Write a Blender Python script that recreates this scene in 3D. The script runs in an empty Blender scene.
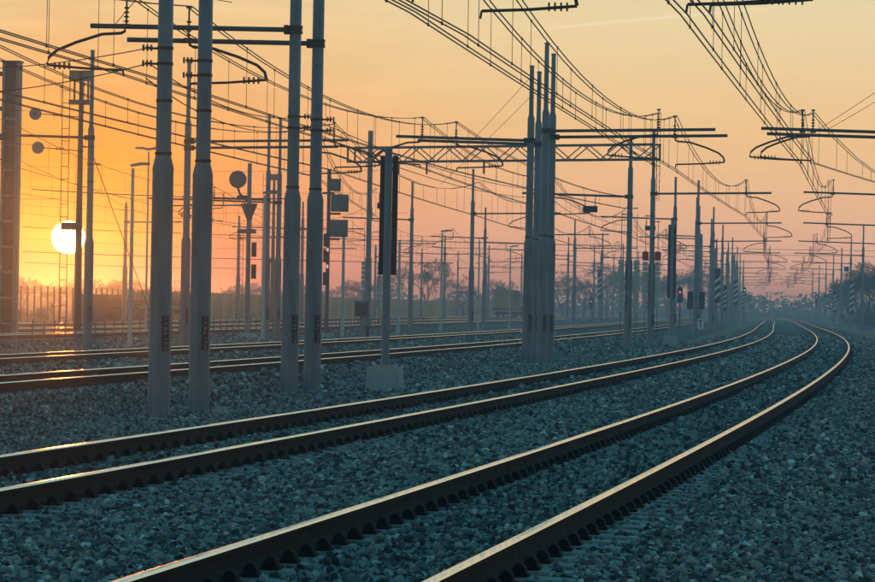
import bpy, math, random
import numpy as np
from mathutils import Vector
random.seed(7); rng = np.random.default_rng(7)
sc = bpy.context.scene
COL = sc.collection
R = math.radians

# ------------------------------------------------------------------ camera
CAM_H = 1.422                                   # above the rail tops (z = 0)
cam = bpy.data.cameras.new('camera'); cam_ob = bpy.data.objects.new('camera', cam); COL.objects.link(cam_ob)
cam_ob.location = (0, 0, CAM_H)
cam_ob.rotation_mode = 'XYZ'
from mathutils import Matrix
cam_ob.matrix_world = Matrix.Translation((0, 0, CAM_H)) @ Matrix.Rotation(R(90), 4, 'X') @ Matrix.Rotation(R(1.022), 4, 'Z')
cam.sensor_width = 36.0; cam.lens = 3600 / 875 * 36; cam.shift_y = 15.1 / 875
cam.clip_start = 0.5; cam.clip_end = 9000
sc.camera = cam_ob

# ------------------------------------------------------------------ sky, sun, exposure
SUN_AZ, SUN_EL = -5.874, 0.979
sun_dir = Vector((math.sin(R(SUN_AZ)) * math.cos(R(SUN_EL)), math.cos(R(SUN_AZ)) * math.cos(R(SUN_EL)), math.sin(R(SUN_EL))))
world = bpy.data.worlds.new('World'); sc.world = world; world.use_nodes = True
wn, wl = world.node_tree.nodes, world.node_tree.links

def wmath(op, a, b=None, c=None, clamp=False):
    n = wn.new('ShaderNodeMath'); n.operation = op; n.use_clamp = clamp
    for i, v in enumerate((a, b, c)):
        if v is None: continue
        if isinstance(v, (int, float)): n.inputs[i].default_value = v
        else: wl.new(v, n.inputs[i])
    return n.outputs[0]

def wmix(fac, a, b, mode='MIX'):
    n = wn.new('ShaderNodeMix'); n.data_type = 'RGBA'; n.blend_type = mode; n.clamp_result = False
    for i, v in ((0, fac), (6, a), (7, b)):
        if isinstance(v, (int, float)): n.inputs[i].default_value = v
        elif isinstance(v, tuple): n.inputs[i].default_value = (*v, 1)
        else: wl.new(v, n.inputs[i])
    return n.outputs[2]

def wramp(fac, stops):
    n = wn.new('ShaderNodeValToRGB'); cr = n.color_ramp; cr.interpolation = 'EASE' if False else 'LINEAR'
    while len(cr.elements) < len(stops): cr.elements.new(0.5)
    for e, (p, c) in zip(cr.elements, stops): e.position = p; e.color = (*c, 1)
    wl.new(fac, n.inputs[0]); return n.outputs[0]

tc = wn.new('ShaderNodeTexCoord')
nrm = wn.new('ShaderNodeVectorMath'); nrm.operation = 'NORMALIZE'; wl.new(tc.outputs['Generated'], nrm.inputs[0])
sep = wn.new('ShaderNodeSeparateXYZ'); wl.new(nrm.outputs[0], sep.inputs[0])
elev = wmath('MULTIPLY', wmath('ARCSINE', sep.outputs[2]), 180 / math.pi)
elev0 = wmath('MAXIMUM', elev, 0.0)
ef = wmath('POWER', wmath('DIVIDE', elev0, 90.0), 0.5)
dot = wn.new('ShaderNodeVectorMath'); dot.operation = 'DOT_PRODUCT'; wl.new(nrm.outputs[0], dot.inputs[0]); dot.inputs[1].default_value = sun_dir
cosa = dot.outputs['Value']
ang = wmath('MULTIPLY', wmath('ARCCOSINE', wmath('MINIMUM', cosa, 1.0)), 180 / math.pi)
def E_(e): return (e / 90) ** .5
# the low hazy layer of the evening sky, by elevation
low = wramp(ef, [(0.0, (0.74, 0.48, 0.44)), (E_(.8), (0.86, 0.53, 0.39)), (E_(1.6), (0.92, 0.56, 0.32)), (E_(2.8), (0.93, 0.61, 0.29)),
                 (E_(4.6), (0.87, 0.71, 0.40)), (E_(8), (0.60, 0.64, 0.48)), (E_(15), (0.22, 0.58, 0.72)), (E_(30), (0.04, 0.38, 0.56)), (1.0, (0.02, 0.30, 0.45))])
sunside = wramp(ef, [(0.0, (0.56, 0.03, 0.06)), (E_(.45), (0.76, 0.05, 0.04)), (E_(.75), (1.0, 0.17, 0.0)), (E_(1.3), (1.05, 0.26, 0.0)),
                     (E_(2.2), (1.02, 0.31, 0.0)), (E_(4), (1.0, 0.49, 0.13)), (E_(9), (0.75, 0.6, 0.38)), (E_(20), (0.22, 0.36, 0.40))])
wside = wmath('POWER', 2.718, wmath('MULTIPLY', wmath('POWER', wmath('DIVIDE', ang, 4.6), 1.7), -1.0))
glow_sky = wmix(wside, low, sunside)
wcore = wmath('POWER', 2.718, wmath('MULTIPLY', wmath('POWER', wmath('DIVIDE', ang, 1.7), 2.0), -1.0))
wcore = wmath('MULTIPLY', wcore, wmath('DIVIDE', wmath('SUBTRACT', elev, .5), .5, clamp=True))
glow_sky = wmix(wcore, glow_sky, (1.4, 0.42, 0.0))
# thin cloud streaks lit from below, close to the horizon
mp = wn.new('ShaderNodeMapping'); mp.inputs['Scale'].default_value = (26, 26, 190); wl.new(nrm.outputs[0], mp.inputs[0])
nz = wn.new('ShaderNodeTexNoise'); nz.inputs['Scale'].default_value = 1.0; nz.inputs['Detail'].default_value = 5; nz.inputs['Roughness'].default_value = .55; wl.new(mp.outputs[0], nz.inputs['Vector'])
cl = wmath('MULTIPLY', wmath('SUBTRACT', nz.outputs[0], 0.50, clamp=False), 0.7)
cl = wmath('MULTIPLY', cl, wmath('MULTIPLY_ADD', wside, .95, .12))
cl = wmath('ADD', 1.0, cl)
glow_sky = wmix(1.0, glow_sky, cl, 'MULTIPLY')
sky = wn.new('ShaderNodeTexSky'); sky.sky_type = 'NISHITA'; sky.sun_disc = False
sky.sun_elevation = R(SUN_EL); sky.sun_rotation = R(SUN_AZ); sky.dust_density = 2.0; sky.ozone_density = 3.0; sky.air_density = 1.0
SKY_STRENGTH = 0.1
nis = wmix(1.0, sky.outputs[0], (0.3, 1.25, 1.5), 'MULTIPLY')
low_s = wmix(1.0, glow_sky, (1 / SKY_STRENGTH,) * 3, 'MULTIPLY')
hi = wmath('DIVIDE', wmath('SUBTRACT', elev0, 12.0), 45.0, clamp=True)
hi = wmath('MULTIPLY', hi, 0.5)
allsky = wmix(hi, low_s, nis)
# a faded contrail high at the right
ca, cb = Vector((.0207, 1, .0768)).normalized(), Vector((.1030, 1, .0858)).normalized(); cn = ca.cross(cb).normalized()
dt2 = wn.new('ShaderNodeVectorMath'); dt2.operation = 'DOT_PRODUCT'; wl.new(nrm.outputs[0], dt2.inputs[0]); dt2.inputs[1].default_value = cn
trail = wmath('SUBTRACT', 1.0, wmath('DIVIDE', wmath('ABSOLUTE', dt2.outputs['Value']), .0006), clamp=True)
trail = wmath('MULTIPLY', trail, wmath('DIVIDE', wmath('SUBTRACT', sep.outputs[0], .018), .02, clamp=True))
trail = wmath('MULTIPLY', trail, wmath('DIVIDE', wmath('SUBTRACT', .112, sep.outputs[0]), .05, clamp=True))
trail = wmath('MULTIPLY', trail, wmath('GREATER_THAN', sep.outputs[1], 0.0))
allsky = wmix(wmath('MULTIPLY', trail, .4), allsky, (10.0, 9.2, 7.0))
# away from the sunset the sky is dimmer
az = wmath('MULTIPLY_ADD', cosa, 0.16, 0.84)
allsky = wmix(1.0, allsky, az, 'MULTIPLY')
# the solar disc
disc = wmath('DIVIDE', wmath('SUBTRACT', 0.272, ang), 0.03, clamp=True)
allsky = wmix(disc, allsky, (160.0, 130.0, 70.0))
bg = wn['Background']; wl.new(allsky, bg.inputs[0]); bg.inputs[1].default_value = SKY_STRENGTH

sun = bpy.data.lights.new('sun', 'SUN'); sun_ob = bpy.data.objects.new('sun', sun); COL.objects.link(sun_ob)
sun.energy = 0.4; sun.angle = R(0.54); sun.color = (1.0, 0.26, 0.03)
sun_ob.rotation_euler = sun_dir.to_track_quat('Z', 'Y').to_euler(); sun_ob.location = (-60, 400, 60)

sc.view_settings.view_transform = 'Standard'; sc.view_settings.look = 'None'; sc.view_settings.gamma = 1.0
sc.view_settings.exposure = 0.0; sc.view_settings.use_curve_mapping = False
sc.render.engine = 'CYCLES'
cy = sc.cycles
cy.use_denoising = True; cy.max_bounces = 6; cy.diffuse_bounces = 2; cy.glossy_bounces = 3; cy.transmission_bounces = 2; cy.volume_bounces = 1
cy.transparent_max_bounces = 4; cy.sample_clamp_indirect = 4.0; cy.sample_clamp_direct = 0.0

# ------------------------------------------------------------------ track geometry
G = 1.505
KS = np.array([-60, -10, 20, 50, 80, 120, 170, 230, 320, 450, 700, 1200.])
KH = np.radians([9.6, 8.87, 8.41, 7.96, 7.49, 6.99, 6.29, 5.67, 5.30, 5.45, 4.95, 3.6])
S_ = np.arange(-60, 1200, 1.0); TH_ = np.interp(S_, KS, KH)
X_ = np.cumsum(np.sin(TH_)); Y_ = np.cumsum(np.cos(TH_)); i20 = 80
X_ += -0.584 - X_[i20]; Y_ += 20 - Y_[i20]
T1, T2, T3, T4, T5, T6, T7 = 0.0, -4.394, -13.235, -19.46, -32.7, -38.9, -46.9

def P(s, off, z=0.0):
    s = np.asarray(s, float); t = np.interp(s, S_, TH_)
    return np.interp(s, S_, X_) + np.cos(t) * off, np.interp(s, S_, Y_) - np.sin(t) * off, z
def PV(s, off, z=0.0):
    a = P(s, off); return Vector((float(a[0]), float(a[1]), z))
def HD(s): return float(np.interp(s, S_, TH_))

GZ_O = [-400, -60, -51, -49.6, -44.4, -43.2, -41.6, -40.2, -37.4, -36, -35.2, -34.2, -31.2, -30.4, -24.5, -21.6, -20.8, -18, -16.9, -15.9, -14.7, -11.8, -10.9, -8.4, -7.2, -6.0, -3.2, -2.3, -1.35, 1.35, 2.0, 4.6, 7, 12, 400]
GZ_Z = [-.75, -.72, -.55, -.22, -.22, -.5, -.5, -.22, -.22, -.45, -.45, -.22, -.22, -.5, -.6, -.5, -.215, -.215, -.4, -.4, -.215, -.215, -.62, -.64, -.45, -.228, -.228, -.235, -.228, -.228, -.27, -.62, -.7, -.75, -.75]
def gz(off): return np.interp(off, GZ_O, GZ_Z)

# ------------------------------------------------------------------ materials
def mat(name, color, rough=.6, metal=0., noise=None, bump=None, spec=.5, coord='Object', emit=None):
    m = bpy.data.materials.new(name); m.use_nodes = True
    n, l = m.node_tree.nodes, m.node_tree.links; b = n['Principled BSDF']
    b.inputs['Base Color'].default_value = (*color, 1); b.inputs['Roughness'].default_value = rough; b.inputs['Metallic'].default_value = metal
    b.inputs['Specular IOR Level'].default_value = spec
    tcn = n.new('ShaderNodeTexCoord')
    if noise:
        sc_, amt, col2 = noise[:3]
        mpn = n.new('ShaderNodeMapping'); l.new(tcn.outputs[coord], mpn.inputs[0])
        if len(noise) > 3: mpn.inputs['Scale'].default_value = noise[3]
        nt = n.new('ShaderNodeTexNoise'); nt.inputs['Scale'].default_value = sc_; nt.inputs['Detail'].default_value = 6; nt.inputs['Roughness'].default_value = .6
        l.new(mpn.outputs[0], nt.inputs['Vector'])
        r = n.new('ShaderNodeMapRange'); r.inputs[1].default_value = .3; r.inputs[2].default_value = .7; l.new(nt.outputs[0], r.inputs[0])
        mm = n.new('ShaderNodeMath'); mm.operation = 'MULTIPLY'; mm.inputs[1].default_value = amt; l.new(r.outputs[0], mm.inputs[0])
        mx = n.new('ShaderNodeMix'); mx.data_type = 'RGBA'; mx.inputs[6].default_value = (*color, 1); mx.inputs[7].default_value = (*col2, 1)
        l.new(mm.outputs[0], mx.inputs[0]); l.new(mx.outputs[2], b.inputs['Base Color'])
        rr = n.new('ShaderNodeMath'); rr.operation = 'MULTIPLY_ADD'; rr.inputs[1].default_value = .2; rr.inputs[2].default_value = rough - .1; l.new(r.outputs[0], rr.inputs[0]); l.new(rr.outputs[0], b.inputs['Roughness'])
    if bump:
        nb = n.new('ShaderNodeTexNoise'); nb.inputs['Scale'].default_value = bump[0]; nb.inputs['Detail'].default_value = 4; l.new(tcn.outputs[coord], nb.inputs['Vector'])
        bm_ = n.new('ShaderNodeBump'); bm_.inputs['Strength'].default_value = bump[1]; bm_.inputs['Distance'].default_value = bump[2]
        l.new(nb.outputs[0], bm_.inputs['Height']); l.new(bm_.outputs[0], b.inputs['Normal'])
    if emit:
        b.inputs['Emission Color'].default_value = (*emit[0], 1); b.inputs['Emission Strength'].default_value = emit[1]
    return m

M = {}
M['galv'] = mat('galvanised_steel', (.24, .265, .30), .55, .1, (5, .9, (.14, .15, .165), (1.2, 1.2, .12)), bump=(9, .15, .004))
M['galv2'] = mat('weathered_galvanised_steel', (.25, .265, .275), .6, .1, (5, .6, (.16, .17, .175), (1, 1, .3)))
M['concrete_post'] = mat('pale_painted_post', (.50, .55, .50), .7, 0, (5, .4, (.36, .40, .37)))
M['steel_dark'] = mat('dark_steel', (.10, .095, .09), .55, .3, (4, .5, (.06, .045, .035)))
M['rust_steel'] = mat('rusty_fittings', (.11, .06, .04), .75, .2, (8, .5, (.05, .03, .025)))
M['wire'] = mat('copper_wire_weathered', (.045, .035, .03), .6, .5)
M['insul'] = mat('brown_insulator', (.08, .04, .03), .35)
M['railhead'] = mat('polished_rail_head', (.90, .82, .68), .19, 1.0, (3, .10, (.75, .66, .52), (10, .05, 10)))
M['railside'] = mat('rusty_rail_side', (.024, .014, .010), .9, .0, (7, .6, (.016, .011, .009)), bump=(30, .3, .003), spec=.12)
M['clip'] = mat('black_clip', (.006, .006, .006), .75, 0., spec=.12)
M['sleeper'] = mat('sleeper_concrete', (.33, .34, .34), .85, 0, (14, .5, (.2, .2, .2)), bump=(60, .3, .004))
M['foot'] = mat('foundation_concrete', (.42, .44, .43), .9, 0, (5, .5, (.28, .29, .28)), bump=(20, .3, .01))
M['black'] = mat('black_panel', (.012, .012, .013), .5)
M['dark_red'] = mat('dark_plate', (.035, .016, .022), .5)
M['white'] = mat('white_paint', (.75, .75, .73), .6)
M['red'] = mat('red_paint', (.45, .03, .03), .5)
M['greybox'] = mat('grey_signal_back', (.15, .16, .15), .6, 0, (4, .4, (.10, .11, .10)))
M['wall'] = [mat('brown_wall_panel_%s' % k, c, .85, 0, (1.2, .5, tuple(v * .7 for v in c)), bump=(6, .3, .02)) for k, c in (('a', (.58, .35, .12)), ('b', (.48, .30, .12)), ('c', (.38, .25, .12)), ('d', (.32, .25, .17)))]
M['bark'] = mat('bark_winter', (.065, .05, .04), .9)
M['twig'] = mat('bare_twigs', (.10, .08, .07), .9)
M['green'] = mat('evergreen_leaves', (.07, .07, .055), .8, 0, (3, .6, (.03, .04, .02)))
M['wagon'] = mat('wagon_dark', (.06, .045, .04), .8, 0, (2, .6, (.10, .05, .035)))
M['wagon_y'] = mat('wagon_ochre', (.30, .27, .10), .7, 0, (1.5, .6, (.20, .19, .09)))
M['blue'] = mat('blue_paint', (.05, .10, .28), .6)
M['lamp_red'] = mat('red_signal_light', (.3, .02, .02), .4, emit=((1, .12, .16), 1.6))
M['lamp_green'] = mat('green_signal_light', (.02, .3, .2), .4, emit=((.12, 1, .6), 3))
M['lamp_white'] = mat('white_signal_light', (.8, .7, .6), .4, emit=((1, .8, .6), .5))
M['grass'] = mat('dry_grass', (.42, .38, .26), .9)

def stone_mat():
    m = bpy.data.materials.new('ballast_stone'); m.use_nodes = True
    n, l = m.node_tree.nodes, m.node_tree.links; b = n['Principled BSDF']
    oi = n.new('ShaderNodeObjectInfo'); cr = n.new('ShaderNodeValToRGB')
    st = [(0, (.03, .03, .03)), (.25, (.11, .11, .105)), (.5, (.22, .22, .205)), (.78, (.40, .395, .37)), (.9, (.42, .34, .25)), (1, (.80, .80, .76))]
    while len(cr.color_ramp.elements) < len(st): cr.color_ramp.elements.new(.5)
    for e, (p, c) in zip(cr.color_ramp.elements, st): e.position = p; e.color = (*c, 1)
    at = n.new('ShaderNodeAttribute'); at.attribute_type = 'INSTANCER'; at.attribute_name = 'tone'
    l.new(at.outputs['Fac'], cr.inputs[0])
    tcn = n.new('ShaderNodeTexCoord'); nt = n.new('ShaderNodeTexNoise'); nt.inputs['Scale'].default_value = 3.0; nt.inputs['Detail'].default_value = 4
    l.new(tcn.outputs['Object'], nt.inputs['Vector'])
    mr = n.new('ShaderNodeMapRange'); mr.inputs[1].default_value = .3; mr.inputs[2].default_value = .7; mr.inputs[3].default_value = .7; mr.inputs[4].default_value = 1.15; l.new(nt.outputs[0], mr.inputs[0])
    mx = n.new('ShaderNodeMix'); mx.data_type = 'RGBA'; mx.blend_type = 'MULTIPLY'; mx.inputs[0].default_value = 1
    l.new(cr.outputs[0], mx.inputs[6]); l.new(mr.outputs[0], mx.inputs[7])
    at2 = n.new('ShaderNodeAttribute'); at2.attribute_type = 'INSTANCER'; at2.attribute_name = 'dirt'
    mx2 = n.new('ShaderNodeMix'); mx2.data_type = 'RGBA'; mx2.inputs[7].default_value = (.085, .055, .04, 1); l.new(at2.outputs['Fac'], mx2.inputs[0]); l.new(mx.outputs[2], mx2.inputs[6]); l.new(mx2.outputs[2], b.inputs['Base Color'])
    b.inputs['Roughness'].default_value = .85; b.inputs['Specular IOR Level'].default_value = .3
    return m
M['stone'] = stone_mat()

def bed_mat():
    m = bpy.data.materials.new('ballast_bed'); m.use_nodes = True
    n, l = m.node_tree.nodes, m.node_tree.links; b = n['Principled BSDF']
    geo = n.new('ShaderNodeNewGeometry')
    v = n.new('ShaderNodeTexVoronoi'); v.inputs['Scale'].default_value = 14; l.new(geo.outputs['Position'], v.inputs['Vector'])
    sp = n.new('ShaderNodeSeparateColor'); l.new(v.outputs['Color'], sp.inputs[0])
    cr = n.new('ShaderNodeValToRGB'); cr.color_ramp.elements[0].color = (.015, .015, .015, 1); cr.color_ramp.elements[1].color = (.24, .24, .23, 1); l.new(sp.outputs[0], cr.inputs[0])
    nt = n.new('ShaderNodeTexNoise'); nt.inputs['Scale'].default_value = 1.3; nt.inputs['Detail'].default_value = 8; nt.inputs['Roughness'].default_value = .75; l.new(geo.outputs['Position'], nt.inputs['Vector'])
    mr = n.new('ShaderNodeMapRange'); mr.inputs[1].default_value = .3; mr.inputs[2].default_value = .7; mr.inputs[3].default_value = .45; mr.inputs[4].default_value = 1.5; l.new(nt.outputs[0], mr.inputs[0])
    mx = n.new('ShaderNodeMix'); mx.data_type = 'RGBA'; mx.blend_type = 'MULTIPLY'; mx.inputs[0].default_value = 1
    l.new(cr.outputs[0], mx.inputs[6]); l.new(mr.outputs[0], mx.inputs[7]); l.new(mx.outputs[2], b.inputs['Base Color'])
    bp = n.new('ShaderNodeBump'); bp.inputs['Strength'].default_value = .9; bp.inputs['Distance'].default_value = .05; bp.invert = True
    l.new(v.outputs['Distance'], bp.inputs['Height']); l.new(bp.outputs[0], b.inputs['Normal'])
    b.inputs['Roughness'].default_value = .95; b.inputs['Specular IOR Level'].default_value = .15
    return m
M['bed'] = bed_mat()
M['ground'] = mat('rough_ground', (.13, .12, .09), .95, 0, (.25, .7, (.08, .085, .05)), bump=(2.5, .6, .1), coord='Object', spec=.15)

# ------------------------------------------------------------------ mesh helpers
class MB:
    def __init__(self): self.v = []; self.f = []; self.mi = []; self.cur = 0
    def add(self, vs, fs):
        o = len(self.v); self.v += [tuple(x) for x in vs]; self.f += [tuple(i + o for i in f) for f in fs]; self.mi += [self.cur] * len(fs); return self
    def box(self, c, s, rz=0.0, tilt=None):
        hx, hy, hz = s[0] / 2, s[1] / 2, s[2] / 2; vs = []
        for x in (-hx, hx):
            for y in (-hy, hy):
                for z in (-hz, hz):
                    p = Vector((x, y, z))
                    if tilt: p = tilt @ p
                    if rz: p = Matrix.Rotation(rz, 3, 'Z') @ p
                    vs.append(p + Vector(c))
        return self.add(vs, [(0, 1, 3, 2), (4, 6, 7, 5), (0, 4, 5, 1), (2, 3, 7, 6), (0, 2, 6, 4), (1, 5, 7, 3)])
    def frustum(self, c, s0, s1, h):
        vs = [(c[0] + sx * s0[0] / 2, c[1] + sy * s0[1] / 2, c[2]) for sx, sy in ((-1, -1), (1, -1), (1, 1), (-1, 1))] + [(c[0] + sx * s1[0] / 2, c[1] + sy * s1[1] / 2, c[2] + h) for sx, sy in ((-1, -1), (1, -1), (1, 1), (-1, 1))]
        return self.add(vs, [(3, 2, 1, 0), (4, 5, 6, 7), (0, 1, 5, 4), (1, 2, 6, 5), (2, 3, 7, 6), (3, 0, 4, 7)])
    def lathe(self, prof, n=16, c=(0, 0, 0)):
        vs = []; fs = []
        for r, z in prof:
            for k in range(n): a = 2 * math.pi * k / n; vs.append((c[0] + r * math.cos(a), c[1] + r * math.sin(a), c[2] + z))
        for i in range(len(prof) - 1):
            for k in range(n): k2 = (k + 1) % n; fs.append((i * n + k, i * n + k2, (i + 1) * n + k2, (i + 1) * n + k))
        fs.append(tuple(range(n - 1, -1, -1))); fs.append(tuple((len(prof) - 1) * n + k for k in range(n)))
        return self.add(vs, fs)
    def tube(self, pts, r, n=6, cap=True):
        pts = [Vector(p) for p in pts]; rs = r if isinstance(r, (list, tuple)) else [r] * len(pts); vs = []; fs = []
        for i, p in enumerate(pts):
            t = (pts[min(i + 1, len(pts) - 1)] - pts[max(i - 1, 0)]).normalized()
            a = Vector((0, 0, 1)) if abs(t.z) < .9 else Vector((1, 0, 0))
            u = t.cross(a).normalized(); w = t.cross(u)
            for k in range(n): an = 2 * math.pi * (k + .5) / n; vs.append(p + (u * math.cos(an) + w * math.sin(an)) * rs[i])
        for i in range(len(pts) - 1):
            for k in range(n): k2 = (k + 1) % n; fs.append((i * n + k, (i + 1) * n + k, (i + 1) * n + k2, i * n + k2))
        if cap: fs.append(tuple(range(n))); fs.append(tuple((len(pts) - 1) * n + k for k in range(n - 1, -1, -1)))
        return self.add(vs, fs)
    def disc_y(self, c, r, th, n=24):          # a round plate facing along y
        vs = []
        for y in (-th / 2, th / 2):
            for k in range(n): a = 2 * math.pi * k / n; vs.append((c[0] + r * math.cos(a), c[1] + y, c[2] + r * math.sin(a)))
        fs = [tuple(range(n)), tuple(range(2 * n - 1, n - 1, -1))] + [(k, n + k, n + (k + 1) % n, (k + 1) % n) for k in range(n)]
        return self.add(vs, fs)
    def mesh(self, name, mats, smooth=False):
        me = bpy.data.meshes.new(name); me.from_pydata([tuple(v) for v in self.v], [], self.f)
        for m in (mats if isinstance(mats, (list, tuple)) else [mats]): me.materials.append(m)
        if isinstance(mats, (list, tuple)): me.polygons.foreach_set('material_index', self.mi)
        if smooth:
            me.polygons.foreach_set('use_smooth', [True] * len(self.f)); me.update(); me.set_sharp_from_angle(angle=R(32))
        me.update(); return me
    def build(self, name, mats, parent=None, smooth=False):
        return link(name, self.mesh(name, mats, smooth), parent)

def link(name, me, parent=None, loc=None):
    o = bpy.data.objects.new(name, me); COL.objects.link(o)
    if parent: o.parent = parent
    if loc is not None: o.location = loc
    return o
def tag(o, label, cat=None, group=None, kind=None):
    o['label'] = label
    if cat: o['category'] = cat
    if group: o['group'] = group
    if kind: o['kind'] = kind
    return o
def thing(name, label, cat, loc=(0, 0, 0), rz=0.0, group=None):
    o = bpy.data.objects.new(name, None); COL.objects.link(o); o.location = loc; o.rotation_euler = (0, 0, rz); o.empty_display_size = .3
    return tag(o, label, cat, group)
def at_track(name, label, cat, s, off, z=None, group=None):
    z = float(gz(off)) if z is None else z
    return thing(name, label, cat, PV(s, off, z), -HD(s), group)

# ------------------------------------------------------------------ ground and ballast
svals = np.unique(np.r_[np.arange(-40, 60, 2.), np.arange(60, 200, 5.), np.arange(200, 1150, 6.)])
offs = np.array(sorted(set([o for o in GZ_O if -56 < o < 10] + [-55, 9])))
mb = MB()
px = []
for s in svals:
    x, y, _ = P(s, offs); px += list(zip(x, y, gz(offs)))
n = len(offs)
mb.v = px; mb.f = [(i * n + k, i * n + k + 1, (i + 1) * n + k + 1, (i + 1) * n + k) for i in range(len(svals) - 1) for k in range(n - 1)]; mb.mi = [0] * len(mb.f)
tag(mb.build('ballast_bed', M['bed']), 'grey crushed stone bed under and between the tracks', kind='structure')
mb = MB()
gx = np.array([-2400, -900, -400, -150, -60, 0, 60, 150, 400, 900, 2400.])
gy = np.array([-200, 0, 100, 200, 400, 800, 1400, 2400.])
mb.v = [(x, y, -.80) for y in gy for x in gx]; n = len(gx)
mb.f = [(j * n + i, j * n + i + 1, (j + 1) * n + i + 1, (j + 1) * n + i) for j in range(len(gy) - 1) for i in range(n - 1)]; mb.mi = [0] * len(mb.f)
tag(mb.build('ground', M['ground']), 'flat rough ground beyond the railway tracks', kind='structure')

# loose ballast stones
def stone_mesh(i):
    import bmesh
    bm = bmesh.new(); bmesh.ops.create_icosphere(bm, subdivisions=1, radius=1.0)
    r = random.Random(100 + i); ax = Vector((r.uniform(.75, 1.2), r.uniform(.7, 1.1), r.uniform(.55, .8)))
    pl = [(Vector((r.gauss(0, 1), r.gauss(0, 1), r.gauss(0, 1))).normalized(), r.uniform(.55, .85)) for _ in range(7)]
    for v in bm.verts:
        p = v.co.copy()
        for nn, d in pl:
            e = p.dot(nn) - d
            if e > 0: p -= nn * e
        v.co = Vector((p.x * ax.x, p.y * ax.y, p.z * ax.z)) * (1 + r.uniform(-.06, .06))
    me = bpy.data.meshes.new('stone_shape'); bm.to_mesh(me); bm.free(); me.materials.append(M['stone']); return me
stone_col = bpy.data.collections.new('stone_shapes')
for i in range(7): stone_col.objects.link(bpy.data.objects.new('stone_shape', stone_mesh(i)))

SP = 0.60
def scatter(d0, d1, dens, size, margin):
    # uniform in depth slices of the view, a few metres wider than the frame
    xs, ys = [], []
    d = d0
    while d < d1:
        st = max(.5, d * .03); w = .245 * (d + st) + margin; k = rng.poisson(dens * st * w)
        xs.append(rng.uniform(-.5, .5, k) * w); ys.append(rng.uniform(d, d + st, k)); d += st
    x, y = np.concatenate(xs), np.concatenate(ys)
    # into track coordinates
    s = y.copy()
    for _ in range(4):
        t = np.interp(s, S_, TH_); cx, cyy = np.interp(s, S_, X_), np.interp(s, S_, Y_)
        s = s + (x - cx) * np.sin(t) + (y - cyy) * np.cos(t)
    t = np.interp(s, S_, TH_); off = (x - np.interp(s, S_, X_)) * np.cos(t) - (y - np.interp(s, S_, Y_)) * np.sin(t)
    keep = (off < 8) & (off > -31)
    z = gz(off)
    for tr in (T1, T2, T3, T4):
        u = off - tr
        keep &= ~(np.abs(np.abs(u) - G / 2) < .10)
        ph = np.abs((s / SP + .5) % 1 - .5) * SP
        onsl = (np.abs(u) < 1.20) & (ph < .13)
        near_clip = (np.abs(np.abs(u) - G / 2) < .22) & (ph < .17)
        keep &= ~(onsl & (rng.random(len(u)) < np.where(np.abs(u) < .5, .66, .92)))
        keep &= ~near_clip
        z = np.where(onsl, -.19, z)
    dirt = np.zeros(len(x))                    # brake dust and rust shed beside the rails
    for tr in (T1, T2, T3, T4):
        u = np.abs(off - tr); patch = .55 + .45 * np.sin(s * .23 + tr) * np.sin(s * .071 + 2 * tr)
        dirt = np.maximum(dirt, np.clip(1.15 - np.abs(u - G / 2) / .55, 0, 1) * patch * (.75 if tr == T2 else .5))
    dirt = np.clip(dirt * rng.uniform(.3, 1.3, len(x)), 0, .9)
    x, y, z, dirt = x[keep], y[keep], z[keep], dirt[keep]
    sz = size * rng.lognormal(0, .28, len(x)); sz = np.clip(sz, size * .45, size * 1.9)
    return np.c_[x, y, z + sz * rng.uniform(-.5, .95, len(x))], sz, dirt
parts = [scatter(15, 34, 1150, .0235, 4), scatter(34, 70, 560, .030, 5), scatter(70, 150, 150, .047, 5), scatter(150, 235, 42, .072, 4)]
pts = np.concatenate([p[0] for p in parts]); szs = np.concatenate([p[1] for p in parts]); dirts = np.concatenate([p[2] for p in parts])
me = bpy.data.meshes.new('ballast_stones'); me.vertices.add(len(pts)); me.vertices.foreach_set('co', pts.ravel())
a = me.attributes.new('size', 'FLOAT', 'POINT'); a.data.foreach_set('value', szs)
a = me.attributes.new('tone', 'FLOAT', 'POINT'); a.data.foreach_set('value', rng.random(len(pts)) ** 1.1)
a = me.attributes.new('dirt', 'FLOAT', 'POINT'); a.data.foreach_set('value', dirts)
a = me.attributes.new('rot', 'FLOAT_VECTOR', 'POINT'); a.data.foreach_set('vector', np.c_[rng.normal(0, .6, len(pts)), rng.normal(0, .6, len(pts)), rng.uniform(0, 6.28, len(pts))].ravel())
me.materials.append(M['stone'])
ballast = link('ballast_stones', me)
tag(ballast, 'loose grey ballast stones heaped around the sleepers and rails', 'ballast', kind='stuff')
ng = bpy.data.node_groups.new('scatter_stones', 'GeometryNodeTree')
ng.interface.new_socket('Geometry', in_out='INPUT', socket_type='NodeSocketGeometry'); ng.interface.new_socket('Geometry', in_out='OUTPUT', socket_type='NodeSocketGeometry')
gi, go = ng.nodes.new('NodeGroupInput'), ng.nodes.new('NodeGroupOutput')
iop = ng.nodes.new('GeometryNodeInstanceOnPoints'); ci = ng.nodes.new('GeometryNodeCollectionInfo'); ci.inputs['Collection'].default_value = stone_col
ci.inputs['Separate Children'].default_value = True; ci.inputs['Reset Children'].default_value = True
def named(nm, dt):
    q = ng.nodes.new('GeometryNodeInputNamedAttribute'); q.data_type = dt; q.inputs['Name'].default_value = nm; return q.outputs['Attribute']
mtp = ng.nodes.new('GeometryNodeMeshToPoints')
ng.links.new(gi.outputs[0], mtp.inputs['Mesh']); ng.links.new(mtp.outputs['Points'], iop.inputs['Points'])
ng.links.new(ci.outputs[0], iop.inputs['Instance'])
iop.inputs['Pick Instance'].default_value = True
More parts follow.
